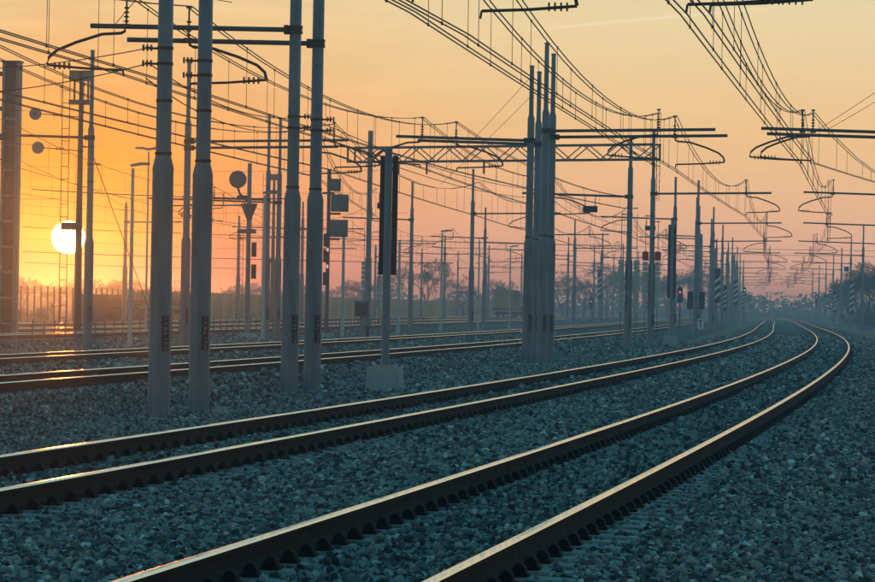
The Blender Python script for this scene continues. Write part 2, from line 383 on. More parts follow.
ng.links.new(named('rot', 'FLOAT_VECTOR'), iop.inputs['Rotation']); ng.links.new(named('size', 'FLOAT'), iop.inputs['Scale'])
ng.links.new(iop.outputs[0], go.inputs[0])
md = ballast.modifiers.new('scatter', 'NODES'); md.node_group = ng

# ------------------------------------------------------------------ tracks
PROF = [(-.075, -.172), (-.075, -.160), (-.022, -.146), (-.0085, -.125), (-.0085, -.052), (-.034, -.040), (-.036, -.014), (-.030, -.004), (-.017, 0.), (.017, 0.), (.030, -.004), (.036, -.014), (.034, -.040), (.0085, -.052), (.0085, -.125), (.022, -.146), (.075, -.160), (.075, -.172)]
HEAD_FACES = {7, 8, 9, 6, 10}
def rail_mesh(off, s0, s1):
    ss = np.unique(np.r_[np.arange(s0, min(s1, 200), 2.), np.arange(200, s1, 6.), [s1]]) if s1 > 200 else np.arange(s0, s1, 2.)
    mb = MB(); n = len(PROF)
    for s in ss:
        for u, z in PROF: mb.v.append(tuple(map(float, P(s, off + u, z))))
    for i in range(len(ss) - 1):
        for k in range(n):
            k2 = (k + 1) % n
            mb.f.append((i * n + k, i * n + k2, (i + 1) * n + k2, (i + 1) * n + k)); mb.mi.append(1 if k in HEAD_FACES else 0)
    return mb.mesh('rail', [M['railside'], M['railhead']])
# sleeper: waisted concrete beam
def sleeper_mesh():
    mb = MB(); xs = [-1.2, -.95, -.55, -.25, .25, .55, .95, 1.2]; tz = [-.192, -.182, -.182, -.205, -.205, -.182, -.182, -.192]; w = [.125, .13, .13, .11, .11, .13, .13, .125]
    for x, z, q in zip(xs, tz, w): mb.v += [(x, -q - .02, -.38), (x, q + .02, -.38), (x, q, z), (x, -q, z)]
    for i in range(len(xs) - 1):
        for k in range(4): k2 = (k + 1) % 4; mb.f.append((i * 4 + k, i * 4 + k2, (i + 1) * 4 + k2, (i + 1) * 4 + k)); mb.mi.append(0)
    mb.f += [(0, 1, 2, 3), (31, 30, 29, 28)]; mb.mi += [0, 0]
    return mb.mesh('sleeper', M['sleeper'])
def clip_geo(mb, sgn, cx=0., full=True):
    # spring clip beside the rail foot: arched bar over a guide plate, bolt in the middle
    x = cx + sgn * .125
    mb.box((x, 0, -.172), (.11, .14, .022))
    n = 8 if full else 4
    for y0, y1, rr_ in ((-.05, -.01, 1.0), (.01, .05, 1.0), (-.01, .01, .8)):
        half = [(x + .042 * rr_ * math.cos(math.pi * k / n), -.160 + .062 * rr_ * math.sin(math.pi * k / n)) for k in range(n + 1)]
        if not full and rr_ < 1: continue
        vs = [(p[0], y0, p[1]) for p in half] + [(p[0], y1, p[1]) for p in half]; m_ = n + 1
        mb.add(vs, [tuple(range(m_)), tuple(range(2 * m_ - 1, m_ - 1, -1))] + [(k, m_ + k, m_ + k + 1, k + 1) for k in range(n)])
    if full: mb.tube([(x + .034 * math.cos(math.pi * k / n), -.054, -.158 + .050 * math.sin(math.pi * k / n)) for k in range(n + 1)], .008, 4)
    return mb
SL = sleeper_mesh()
CLIPS = [clip_geo(MB(), -1).mesh('rail_clip', M['clip']), clip_geo(MB(), 1).mesh('rail_clip', M['clip'])]
def track(off, label, s0, s1, near=None, far=150):
    t = tag(thing('railway_track', label, 'track'), label, 'track', 'railway tracks')
    for u in (-G / 2, G / 2): link('rail', rail_mesh(off + u, s0, s1), t)
    ks = range(int(math.ceil(s0 / SP)), int(far / SP))
    rest_s, rest_c = MB(), MB()
    for k in ks:
        s = k * SP; loc = PV(s, off); h = -HD(s)
        if near and near[0] <= s <= near[1]:
            so = link('sleeper', SL, t, loc); so.rotation_euler = (0, 0, h)
            for u in (-G / 2, G / 2):
                for sg in (0, 1): link('rail_clip', CLIPS[sg], so, (u, 0, 0))
        else:
            Rm = Matrix.Translation(loc) @ Matrix.Rotation(h, 4, 'Z')
            rest_s.add([Rm @ v.co for v in SL.vertices], [tuple(p.vertices) for p in SL.polygons])
            if near:
                tmp = MB()
                for u in (-G / 2, G / 2):
                    for sg in (-1, 1): clip_geo(tmp, sg, u, False)
                rest_c.add([Rm @ Vector(v) for v in tmp.v], tmp.f)
    if rest_s.v: rest_s.build('sleepers', M['sleeper'], t)['kind'] = 'stuff'
    if rest_c.v: rest_c.build('rail_clips', M['clip'], t)['kind'] = 'stuff'
    return t
track(T1, 'nearest track, two rusty rails curving from the bottom edge', 8, 1100, (13, 50), 150)
track(T2, 'second track from the camera, beside the row of big masts', 12, 1100, (20, 56), 150)
track(T3, 'track just behind the row of big masts with glowing rails', 40, 1100)
track(T4, 'track beyond the masts, second behind the mast row', 60, 1100)
track(T5, 'yard track behind the low railing posts', 90, 1100)
track(T6, 'middle yard track near the brown wall', 120, 1100)
track(T7, 'farthest yard track, in front of the brown wall', 140, 1100)

# ------------------------------------------------------------------ overhead line masts
def arm_parts(mast, u_c, dirn, zb, beam, near=True):
    # swan-neck steady arm in the mast's own frame: u is sideways, z above rail; contact wire at u_c
    zg = mast.location.z
    def L(u, z, y=0.): return (u, y, z - zg)
    d = dirn; n = 8 if near else 5
    pts = [L(u_c + .02 * d, zb + .08), L(u_c + .03 * d, zb - .06), L(u_c + .12 * d, zb - .105), L(u_c + .55 * d, zb - .13), L(u_c + 1.15 * d, zb - .32), L(u_c + 1.58 * d, zb - .50), L(u_c + 1.76 * d, zb - .66), L(u_c + 1.80 * d, zb - .82)]
    a = MB().tube(pts, .036, n).build('swan_neck', M['rust_steel'], beam, True)
    b = MB(); b.tube([L(u_c + 1.80 * d, zb - .83), L(u_c + .9 * d, zb - .90), L(u_c + .06 * d, zb - .93)], .030, n); b.tube([L(u_c + .06 * d, zb - .93), L(u_c + .04 * d, zb - 1.07)], .022, n)
    b.build('steady_arm', M['rust_steel'], beam, True)
    i = MB()
    for k in range(4): q = u_c + (1.62 - .11 * k) * d; i.tube([L(q - .014, zb - .845), L(q + .014, zb - .845)], .085, n)
    i.build('insulator', M['insul'], beam)
def post_insulator(mast, u, zb, beam, h=.75):
    zg = mast.location.z; mb = MB(); mb.lathe([(.022, 0), (.022, h)], 6, (u, 0, zb - zg + .05))
    for k in range(4): mb.lathe([(.03, 0), (.075, .02), (.03, .05)], 8, (u, 0, zb - zg + .14 + .1 * k))
    mb.box((u, 0, zb - zg + .06), (.2, .16, .08)); mb.box((u, 0, zb - zg + h + .05), (.12, .1, .06))
    mb.build('post_insulator', M['insul'], beam)
NAME_GROUP = 'overhead line masts beside the tracks'
def shaft_parts(m, top, near, z1=3.9, z2=8.45, mat_=None, r=(.185, .135, .085)):
    zg = m.location.z; n = 24 if near else 10; mt = mat_ or M['galv']
    MB().lathe([(r[0] + .01, -.3), (r[0], z1 - zg - .2), (r[0] + .005, z1 - zg - .16), (r[1] + .004, z1 - zg + .06)], n).build('lower_shaft', mt, m, True)
    MB().lathe([(r[1], z1 - zg + .06), (r[1] - .006, z2 - zg - .1), (r[2] + .003, z2 - zg + .05)], n).build('middle_shaft', mt, m, True)
    c = MB().lathe([(r[2], z2 - zg + .05), (r[2] - .006, top - zg)], n).build('top_shaft', mt, m, True)
    MB().lathe([(r[2] + .012, 0), (r[2] + .012, .04), (.01, .07)], n, (0, 0, top - zg)).build('cap', mt, c)
def band(m, z, r, near=True, side=None):
    zg = m.location.z; b = MB().lathe([(r + .012, 0), (r + .012, .05)], 16 if near else 8, (0, 0, z - zg))
    if side is not None:
        b.tube([(side * r, 0, z - zg + .02), (side * (r + .22), 0, z - zg + .03)], .02)
    o = b.build('band', M['rust_steel'], m)
    if side is not None:
        q = MB()
        for k in range(3): q.tube([(side * (r + .10 + .07 * k), 0, z - zg + .03), (side * (r + .125 + .07 * k), 0, z - zg + .03)], .06, 8)
        q.build('insulator', M['insul'], o)
GLY = [[(0, 1), (1, 1), (1, 0)], [(0, 0), (0, 1), (1, .5)], [(0, 1), (1, .5), (0, 0)], [(0, 0), (1, 0), (1, 1), (0, 1)], [(0, .5), (1, .5), (1, 0)], [(0, 1), (0, 0), (1, 0), (1, 1)], [(.5, 0), (.5, 1)]]
def number_plate(m, r, z0, h, w=.10, near=True):
    zg = m.location.z; p = MB().box((r * .62, -r * .95, z0 - zg + h / 2), (w, .012, h)); p.box((r * .62 + w / 2 + .02, -r * .95 + .03, z0 - zg + h / 2), (.012, .09, h))
    o = p.build('number_plate', M['dark_red'], m)
    if near:
        g = MB(); n = 7; ch = h / n
        for k in range(n):
            base = z0 - zg + h - (k + .82) * ch; sh = GLY[(k * 3 + int(z0 * 100)) % len(GLY)]
            for (a, b), (c, d) in zip(sh[:-1], sh[1:]):
                x0 = r * .62 + .005; g.tube([(x0 + a * .034, -r * .95 - .0085, base + b * ch * .6), (x0 + c * .034, -r * .95 - .0085, base + d * ch * .6)], .004, 4)
        g.build('painted_characters', M['white'], o)
def mast(s, off, label, top, beams, near=True, group=NAME_GROUP, plate=True, bands=()):
    m = at_track('overhead_line_mast', label, 'mast', s, off, group=group)
    shaft_parts(m, top, near)
    zg = m.location.z
    for bm_ in beams:
        zb, u_end, conts = bm_['z'], bm_['end'] - off, bm_['c']
        sg = 1 if u_end > 0 else -1; n = 10 if near else 6
        be = MB().tube([(sg * .14, 0, zb - zg), (u_end, 0, zb - zg + bm_.get('tilt', .02) * abs(u_end))], .055 if near else .05, n).build('cantilever_beam', M['steel_dark'], m, True)
        MB().lathe([(.165, -.09), (.165, -.07), (.15, 0), (.165, .07), (.165, .09)], n, (0, 0, zb - zg)).box((sg * .2, 0, zb - zg), (.1, .18, .2)).build('clamp', M['rust_steel'], be)
        for uc, d in conts:
            arm_parts(m, uc - off, d, zb, be, near); post_insulator(m, uc - off, zb, be)
    if plate: number_plate(m, .185, .55, .62, near=near)
    for z, r, sd in bands: band(m, z, r, near, sd)
    return m
# contact wire offsets at the supports
C1 = {62: (-1.20, -.80), 125: (-.88, -.52)}
C2A, C2B = -1.15 + T2, -1.62 + T2
RB = [(3.98, .14, None), (4.9, .135, None), (5.55, .135, -1), (5.82, .135, -1)]
RBr = [(3.98, .14, None), (5.3, .135, 1), (5.55, .135, 1)]
mast(62.0, -10.26, 'big stepped tubular mast at far left of the front pair, insulators on its left', 10.9, [dict(z=7.75, end=-3.6, c=[(T2 - 1.55, 1)])], bands=RB)
mast(65.1, -10.18, 'big stepped tubular mast, right one of the nearest pair', 10.7, [dict(z=7.72, end=-3.3, c=[(T2 - .75, 1)])], bands=RB)
mast(79.1, -10.95, 'left one of the second mast pair, carrying the upper crossbeam', 10.6, [dict(z=7.5, end=-15.6, c=[(T3 - 1.55, -1)], tilt=.012)], bands=RBr)
mast(80.2, -10.62, 'right one of the second mast pair, carrying the lower crossbeam', 10.4, [dict(z=7.28, end=-15.0, c=[(T3 - .35, 1)], tilt=.012)], bands=RBr)
mast(127.8, -10.03, 'tallest mast of the cluster of four, upper beam reaching over the track', 10.81, [dict(z=7.72, end=-4.0, c=[(C2B, -1)])], bands=RBr[:1])
mast(129.8, -9.96, 'rightmost mast of the cluster of four, lower beam reaching over the track', 10.56, [dict(z=7.60, end=-3.65, c=[(C2A, 1)])], bands=RBr[:1])
mast(131.7, -10.92, 'leftmost mast of the cluster of four, beam reaching to the left', 10.25, [dict(z=7.55, end=-15.9, c=[(T3 - 1.7, -1)])], bands=RBr[:1])
mast(135.7, -11.01, 'second mast of the cluster of four, half hidden behind the tallest', 10.3, [dict(z=7.6, end=-15.6, c=[(T3 - .9, 1)])], bands=RBr[:1])
mD1 = mast(178.2, -10.05, 'mast with tension weights standing under the end of the lattice gantry', 9.9, [dict(z=7.0, end=-15.4, c=[(T3 - .6, 1)])], bands=[(6.1, .135, -1), (6.4, .135, 1), (8.9, .085, None), (5.2, .135, None)])
mD2 = mast(192.3, -9.59, 'mast with red-capped weights at the right end of the lattice gantry', 10.95, [dict(z=7.62, end=-3.3, c=[(T2 - .25, 1)])], bands=[(6.1, .135, 1), (6.4, .135, -1), (9.2, .085, None), (5.2, .135, None)])
ordn = ['first', 'second', 'third', 'fourth', 'fifth', 'sixth', 'seventh', 'eighth', 'ninth', 'tenth', 'eleventh', 'twelfth', 'thirteenth', 'fourteenth']
T2S = [256 + 65 * k for k in range(10)]
for k, s in enumerate(T2S):
    d = 1 if k in (0, 2, 3, 5, 7) else -1
    mast(s, -9.0 - (0.1 * (k % 3)), 'slim mast with beam to the right, %s of those beyond the gantry' % ordn[k], 10.6, [dict(z=7.62, end=-3.1, c=[(T2 + .25 * d, d)])], near=False, plate=k < 3, group='masts receding left of the main tracks')
T3S = [244.6 + 66 * k for k in range(9)]
for k, s in enumerate(T3S):
    d = -1 if k % 2 == 0 else 1
    mast(s, -10.26 + .1 * (k % 2), 'slim mast with beam to the left, %s of those beyond the gantry' % ordn[k], 10.4, [dict(z=7.6, end=-15.3, c=[(T3 + .25 * d, d)])], near=False, plate=k < 3, group='masts receding left of the main tracks')
T1S = [62, 125, 190, 255, 320, 385, 450, 515, 580, 645, 710, 775]
for k, s in enumerate(T1S):
    if s == 62: cs = [(-1.2, 1), (-.8, 1)]
    elif s == 125: cs = [(-.88, -1), (-.52, -1)]
    else:
        d = [1, 1, -1][k % 3] if k < 5 else (1 if k % 2 else -1); cs = [(.05 * d, d)]
    lab = 'mast just outside the right edge carrying the %s beam over the nearest track' % ordn[k] if s < 320 else 'slim mast in the row right of the tracks, %s visible from the right edge' % ordn[k - 4]
    mast(s, 5.7, lab, 10.7, [dict(z=7.6, end=-2.3 if k < 2 else -1.6, c=cs)] + ([dict(z=7.42, end=-2.1, c=[])] if s == 125 else []), near=k < 2, plate=False, group='masts in the row right of the tracks')
# yard rows further left
mast(138.1, -24.9, 'rusty-brown lit mast between the two big front masts, double beam to the right', 10.74, [dict(z=7.65, end=-18.6, c=[(T4 + .3, 1)]), dict(z=7.40, end=-19.0, c=[(T4 - .4, 1)])], near=False)
T4S = [238.3, 304, 369, 434, 499, 564]
for k, s in enumerate(T4S):
    mast(s, -23.48 - .3 * k, 'slim mast behind the nearer yard tracks, %s from the left in its row' % ordn[k], 10.5, [dict(z=7.6, end=-17.6, c=[(T4 + .2, 1 if k % 2 else -1)])], near=False, plate=k < 1, group='masts between the yard tracks')
mast(143.6, -29.92, 'mast in front of the setting sun', 11.5, [dict(z=8.0, end=-37.5, c=[(T5 - .8, -1)])], bands=[(7.6, .135, -1), (6.9, .135, 1), (6.2, .135, None)], near=True)
mast(189.5, -29.9, 'left one of the paired slim masts behind the second mast pair', 11.4, [dict(z=6.9, end=-34.5, c=[(T5 - .2, -1)])], near=False, plate=True)
mast(192.5, -29.75, 'right one of the paired slim masts behind the second mast pair', 11.4, [dict(z=6.85, end=-37.0, c=[(T5 - .6, -1)])], near=False, plate=True)
T5S = [258, 323, 388, 453, 518, 583]
for k, s in enumerate(T5S):
    mast(s, -29.6, 'distant yard mast behind the lamp posts, %s from the left in its row' % ordn[k], 10.3, [dict(z=7.6, end=-34.6, c=[(T5 + .2, -1 if k % 2 else 1)])], near=False, plate=False, group='masts between the yard tracks')
for k, s in enumerate((281, 300, 333, 346, 398, 411, 463, 476, 528, 541)):
    mast(s, -9.7 - .35 * (k % 3), 'plain slim pole in the crowded row left of the main tracks, %s from the camera' % ordn[k], 10.2 - .9 * (k % 3), [dict(z=7.6, end=-13.5, c=[])] if k % 2 else [], near=False, plate=False, group='plain poles in the mast row')
for k, s in enumerate((262, 318, 372, 428, 484, 540, 596)):
    mast(s, -51.2, 'thin far pole in front of the brown wall, %s from the left' % ordn[k], 8.6 + .5 * (k % 3), [dict(z=7.2, end=-47.0, c=[])], near=False, plate=False, group='thin poles before the wall')
for k, s in enumerate((336, 410, 470, 530, 590)):
    mast(s, -26.3, 'thin pole between the lamp posts and the yard, %s from the left' % ordn[k], 9.0 + .4 * (k % 2), [dict(z=7.4, end=-30.5, c=[])], near=False, plate=False, group='thin poles beyond the lamp posts')
T6S = [230, 296, 360, 425, 490, 555, 620]
for k, s in enumerate(T6S):
    mast(s, -42.6, 'far yard mast near the brown wall, %s from the left' % ordn[k], 9.8, [dict(z=7.6, end=-37.5, c=[(T6, 1 if k % 2 else -1)])] + ([dict(z=7.6, end=-48.5, c=[(T7, -1 if k % 2 else 1)])] if k % 2 else []), near=False, plate=False, group='masts along the far yard tracks')

# ------------------------------------------------------------------ overhead wires
WR = .0145
def wire_mesh(name, pts, r, parent): return MB().tube(pts, r, 4).build(name, M['wire'], parent)
def overhead_line(label, sup, double=True, near_s=200, ndrop=13, group='overhead contact lines'):
    # sup: list of (s, offset, contact z, messenger z)
    o = tag(thing('overhead_line', label, 'overhead wire'), label, 'overhead wire', group)
    lanes = (-.06, .06) if double else (0.,)
    for du in lanes:
        mp_, cp_ = [], []
        for (s0, o0, c0, m0), (s1, o1, c1, m1) in zip(sup[:-1], sup[1:]):
            nseg = 16 if s0 < near_s else 8; sag = min(1.3, (s1 - s0) ** 2 * 1.3 / 65 ** 2)
            for k in range(nseg):
                t = k / nseg; s = s0 + (s1 - s0) * t; q = PV(s, o0 + (o1 - o0) * t + du); a = PV(s0, o0 + du); b = PV(s1, o1 + du); q = a.lerp(b, t)
                mp_.append((q.x, q.y, m0 + (m1 - m0) * t - 4 * sag * t * (1 - t))); cp_.append((q.x, q.y, c0 + (c1 - c0) * t - .06 * 4 * t * (1 - t)))
        q = PV(sup[-1][0], sup[-1][1] + du); mp_.append((q.x, q.y, sup[-1][3])); cp_.append((q.x, q.y, sup[-1][2]))
        wire_mesh('messenger_wire', mp_, WR, o); wire_mesh('contact_wire', cp_, WR, o)
    far = MB()
    for (s0, o0, c0, m0), (s1, o1, c1, m1) in zip(sup[:-1], sup[1:]):
        nd = max(2, int(ndrop * (s1 - s0) / 65)); sag = min(1.3, (s1 - s0) ** 2 * 1.3 / 65 ** 2)
        for k in range(nd):
            t = (k + .5) / nd; du = lanes[k % len(lanes)]; q = PV(s0, o0 + du).lerp(PV(s1, o1 + du), t)
            zm = m0 + (m1 - m0) * t - 4 * sag * t * (1 - t); zc = c0 + (c1 - c0) * t - .06 * 4 * t * (1 - t)
            if zm - zc < .15: continue
            d = MB() if s0 < near_s else far
            d.tube([(q.x, q.y, zc), (q.x, q.y, zm)], 0.0075 if s0 < near_s else .009, 3)
            if s0 < near_s:
                for z in (zc, zm): d.box((q.x, q.y, z), (.035, .05, .06))
                d.build('dropper', M['wire'], o)
    if far.v: far.build('droppers', M['wire'], o)['kind'] = 'stuff'
    return o
CZ, MZ = 6.5, 8.42
def tail(S, off, d0=0): return [(s, off + (.22 if (k + d0) % 2 else -.22), CZ, MZ) for k, s in enumerate(S)]
overhead_line('overhead wires of the nearest track, running on down the right', [(-3, -1.3, CZ, MZ), (62, -1.20, CZ, MZ), (125, -.88, CZ, MZ)] + tail(T1S[2:], 0))
overhead_line('second set of wires over the nearest track, leaving to the right edge', [(-3, -.9, CZ, MZ), (62, -.80, CZ, MZ), (125, -.52, CZ + .1, MZ - .1), (188, 5.4, 7.4, 8.6)], near_s=120)
overhead_line('overhead wires of the second track, passing the cluster of four masts', [(-3, T2 - 1.2, CZ, MZ), (65, T2 - .95, 6.35, MZ), (130, C2A, CZ, MZ)] + [(192, T2 - .25, CZ, MZ)] + tail(T2S, T2, 1))
overhead_line('second set of wires over the second track, ending at the gantry mast', [(-3, T2 - 1.7, CZ, MZ), (62, T2 - 1.5, CZ, MZ), (128, C2B, CZ, MZ), (191.5, -9.3, 7.2, 8.0)], near_s=140)
overhead_line('overhead wires of the track behind the mast row', [(14, T3 - 1.0, CZ, MZ), (79.1, T3 - 1.55, 6.45, 8.3), (131.7, T3 - 1.7, 6.5, 8.35), (178.2, T3 - .6, 6.2, 7.9)] + tail(T3S, T3))
overhead_line('second set of wires over the track behind the mast row', [(14, T3 - .4, CZ, MZ), (80.2, T3 - .35, 6.25, 8.1), (135.7, T3 - .9, 6.55, 8.4), (178.0, -10.2, 6.4, 7.0)], near_s=140)
overhead_line('overhead wires of the second track behind the mast row', [(73, T4, CZ, MZ), (138.1, T4 + .3, 6.6, 8.4), (201, T4 - .3, CZ, MZ)] + tail(T4S, T4), near_s=130)
overhead_line('second set of wires over the second track behind the mast row', [(73, T4 - .6, CZ, MZ), (138.1, T4 - .4, 6.35, 8.2), (201, -25.5, 6.4, 8.0)], near_s=100)
overhead_line('overhead wires of the yard track behind the railing', [(100, T5 - .6, CZ, MZ), (143.6, T5 - .8, 6.9, 8.7), (192, T5 - .4, 5.8, 7.6)] + tail(T5S, T5), near_s=100, double=False)
overhead_line('overhead wires of the middle yard track', [(165, T6, CZ, MZ)] + tail(T6S, T6), near_s=0, double=False)
overhead_line('overhead wires of the farthest yard track', [(165, T7, CZ, MZ)] + tail(T6S, T7), near_s=0, double=False)
# single wires: feeders along the mast row, guys and cross wires
def single(name, label, pts, sag=0.0, r=.011, nseg=10, cat='wire', group='single wires between the masts'):
    out = []
    for a, b in zip(pts[:-1], pts[1:]):
        a, b = Vector(a), Vector(b)
        for k in range(nseg): t = k / nseg; q = a.lerp(b, t); q.z -= 4 * sag * t * (1 - t); out.append(q)
    out.append(Vector(pts[-1])); return tag(MB().tube(out, r, 4).build(name, M['wire']), label, cat, group)
FE = [(62, -10.55), (79.1, -10.65), (127.8, -9.75), (178.2, -9.8), (192.3, -9.3), (256, -8.7), (321, -8.7), (386, -8.8)]
single('feeder_wire', 'upper feeder wire strung along the mast row', [PV(s, o, 5.58) for s, o in FE], .35)
single('feeder_wire', 'lower feeder wire strung along the mast row', [PV(s, o - .05, 5.32) for s, o in FE], .4)
single('feeder_wire', 'upper cross wire from the big left mast to the left edge', [PV(62, -10.55, 5.85), PV(70, -16.5, 5.95)], .1)
single('feeder_wire', 'lower cross wire from the big left mast to the left edge', [PV(62, -10.55, 5.58), PV(70, -16.5, 5.45)], .12)
single('feeder_wire', 'thin wire crossing the sky above the left crossbeams', [PV(60, -13.2, 7.6), PV(79.1, -12.4, 8.1)], .1)
single('guy_wire', 'upper slanting stay wire left of the cluster of four masts', [PV(131.7, -10.95, 9.9), PV(178, -19.5, 8.0)], .05, .009)
single('guy_wire', 'lower slanting stay wire left of the cluster of four masts', [PV(135.7, -11.05, 9.7), PV(182, -19.9, 7.6)], .05, .009)
single('guy_wire', 'upper slanting stay wire running up to the right edge', [PV(125, -.4, 7.7), PV(110, 4.6, 10.2)], .03, .009)
single('guy_wire', 'lower slanting stay wire running up to the right edge', [PV(125, -.1, 7.7), PV(113, 4.8, 10.0)], .03, .009)
single('guy_wire', 'stay wire leading down from the mast before the sun', [PV(143.6, -29.8, 7.2), PV(149, -27.9, -.4)], 0, .016)
single('guy_wire', 'slanting wire crossing behind the front masts', [PV(80, -15.3, 7.6), PV(66, -10.4, 8.6)], .02, .009)
for k, (z, o0) in enumerate(((9.2, -26), (8.2, -27), (7.2, -28), (6.0, -40), (5.3, -41))):
    single('span_wire', 'thin %s cross-span wire behind the second mast pair' % ['topmost', 'second', 'third', 'fourth', 'lowest'][k], [PV(196 + 6 * k, -24.5, z - .4), PV(200 + 6 * k, -52, z)], .3, .010)
for k, (a_, b_, r_) in enumerate((((-27.2, 235, 4.5), (1.0, 240, 4.3), .03), ((-21.5, 190, 7.2), (-8.0, 192, 7.0), .035), ((-26, 225, 5.9), (12, 236, 5.6), .018), ((-27, 235, 3.8), (-12, 238, 3.7), .02))):
    single('cross_span_cable', ['lower dark cross-span cable passing behind the front masts', 'upper dark cross-span cable left of the front masts', 'thin cross-span cable running over the whole yard', 'lowest short cross-span cable just under the sun'][k], [a_, b_], .1, r_)
for k, (z, dd) in enumerate(((13.2, 640), (12.2, 640))):
    single('power_line', '%s thin power line crossing the sky above the vanishing point' % ['upper', 'lower'][k], [(-30, dd, z), (190, dd + 10, z + 1)], 1.0, .05)

# ------------------------------------------------------------------ lattice gantry
gA, gB = PV(192.3, -9.4, 0), PV(201.7, -27.1, 0)
gl = thing('lattice_gantry', 'lattice girder gantry spanning the two tracks behind the mast row', 'gantry', gB, math.atan2((gA - gB).y, (gA - gB).x))
L = (gA - gB).length; zt, zb_ = 10.25, 9.45
for nm, z in (('top_chord', zt), ('bottom_chord', zb_)):
    mb = MB()
    for y in (-.35, .35): mb.box((L / 2, y, z), (L, .1, .1))
    mb.build(nm, M['steel_dark'], gl)
nb = 18
for i in range(nb):
    x0, x1 = L * i / nb, L * (i + 1) / nb; a, b = (zb_, zt) if i % 2 else (zt, zb_)
    mb = MB()
    for y in (-.35, .35): mb.tube([(x0, y, a), (x1, y, b)], .035, 4)
    mb.build('lattice_brace', M['steel_dark'], gl)
for x in (0.05, L - .05): MB().box((x, -.35, (zt + zb_) / 2), (.08, .08, zt - zb_)).box((x, .35, (zt + zb_) / 2), (.08, .08, zt - zb_)).build('end_post', M['steel_dark'], gl)
MB().lathe([(.2, -.8), (.19, 4), (.15, 4.1), (.14, 11.2)], 12, (1.35, 0, 0)).build('leg', M['galv'], gl, True)
mb = MB()
for u in (3.3, 5.2, 9.0): mb.box((u, 0, zb_ - .35), (.08, .08, .7))
mb.build('hanger', M['steel_dark'], gl)
# sign plates hanging below the cantilever beams
for s, off, z, lab in ((192, -24.0, 6.75, 'small dark sign hanging left of the middle slim mast'), (178, -12.0, 6.35, 'small dark sign hanging right of the cluster of four masts'), (244, -11.9, 6.95, 'small dark sign hanging between the two gantry masts')):
    t = at_track('hanging_sign', lab, 'sign', s, off, z, 'hanging signs under the beams')
    MB().box((0, 0, 0), (.72, .05, .32)).build('panel', M['black'], t); MB().tube([(-.25, 0, .16), (-.25, 0, .65)], .02).tube([(.25, 0, .16), (.25, 0, .65)], .02).build('hanger', M['steel_dark'], t)

# tension weights beside the two gantry masts
for s, off, lab, red in ((178.0, -10.42, 'pale tension weight stack left of the gantry-end mast', 0), (178.0, -9.66, 'pale tension weight stack right of the gantry-end mast', 0), (192.2, -9.93, 'pale weight stack with red cap, left of its mast', 1), (192.2, -9.27, 'pale weight stack with red cap, right of its mast', 1), (201.5, -26.2, 'pale weight stack left of the gantry leg above the cabinet', 0), (201.5, -25.3, 'pale weight stack right of the gantry leg', 0)):
    t = at_track('tension_weight', lab, 'weight', s, off, group='tension weights on the gantry masts')
    zg = t.location.z; z0, z1 = (1.5, 4.0) if red else (1.3, 3.9)
    for k in range(10): MB().lathe([(.15, 0), (.15, .2), (.12, .22)], 12, (0, 0, z0 - zg + k * (z1 - z0) / 10)).build('weight_disc', M['concrete_post'], t)
    MB().tube([(0, 0, .05), (0, 0, 6.2 - zg)], .015, 5).build('guide_rod', M['steel_dark'], t)
    if red: MB().lathe([(.17, 0), (.17, .45), (.05, .5)], 12, (0, 0, z1 - zg + .05)).build('red_cap', M['red'], t)
# tension wheels at the left
for s, off, z, lab in ((143.2, -32.15, 8.92, 'upper round tension wheel hanging left of the sunlit mast'), (143.2, -32.02, 7.55, 'lower round tension wheel hanging left of the sunlit mast')):
    t = at_track('wire_tensioner', lab, 'wheel', s, off, z, 'round tension wheels by the sunlit mast')
    MB().disc_y((0, 0, 0), .25, .06).build('wheel_disc', M['galv2'], t); MB().disc_y((0, 0, 0), .06, .12, 10).build('hub', M['steel_dark'], t)
    mb = MB().tube([(.25, 0, 0), (1.9, 0, -.12)], .02)
    for k in range(3): mb.tube([(.75 + .14 * k, 0, -.03), (.79 + .14 * k, 0, -.03)], .06, 8)
    mb.build('insulator_rod', M['insul'], t); MB().tube([(-.2, 0, .1), (-6, 1, .5)], .012, 4).build('wire_end', M['wire'], t)

# ------------------------------------------------------------------ signals, boards, posts
def board_mast(s, off, label, z0, z1, w, top):
    t = at_track('signal_board_mast', label, 'signal', s, off, group='masts with long black boards'); zg = t.location.z
    MB().lathe([(.10, .45), (.09, top - zg)], 14).build('pole', M['galv'], t, True)
    MB().frustum((0, 0, -.2), (.88, .88), (.76, .76), .78).box((0, 0, .6), (.5, .5, .05)).build('concrete_foot', M['foot'], t)
    for sg in (-1, 1): MB().box((sg * (w / 2 + .11) / 1.0 * .62, .12, (z0 + z1) / 2 - zg), (w * .5, .07, z1 - z0)).build('black_board', M['black'], t)
    mb = MB()
    for z in (z0 + .3, (z0 + z1) / 2, z1 - .3): mb.box((0, .13, z - zg), (w * .9, .03, .06))
    mb.build('bracket', M['steel_dark'], t)
board_mast(85.4, -9.72, 'mast with two long black boards on a pale concrete foot', 2.15, 5.0, .26, 5.2)
board_mast(205.5, -9.05, 'far mast with long black boards on a concrete foot near the gantry', 2.1, 6.3, .30, 6.6)

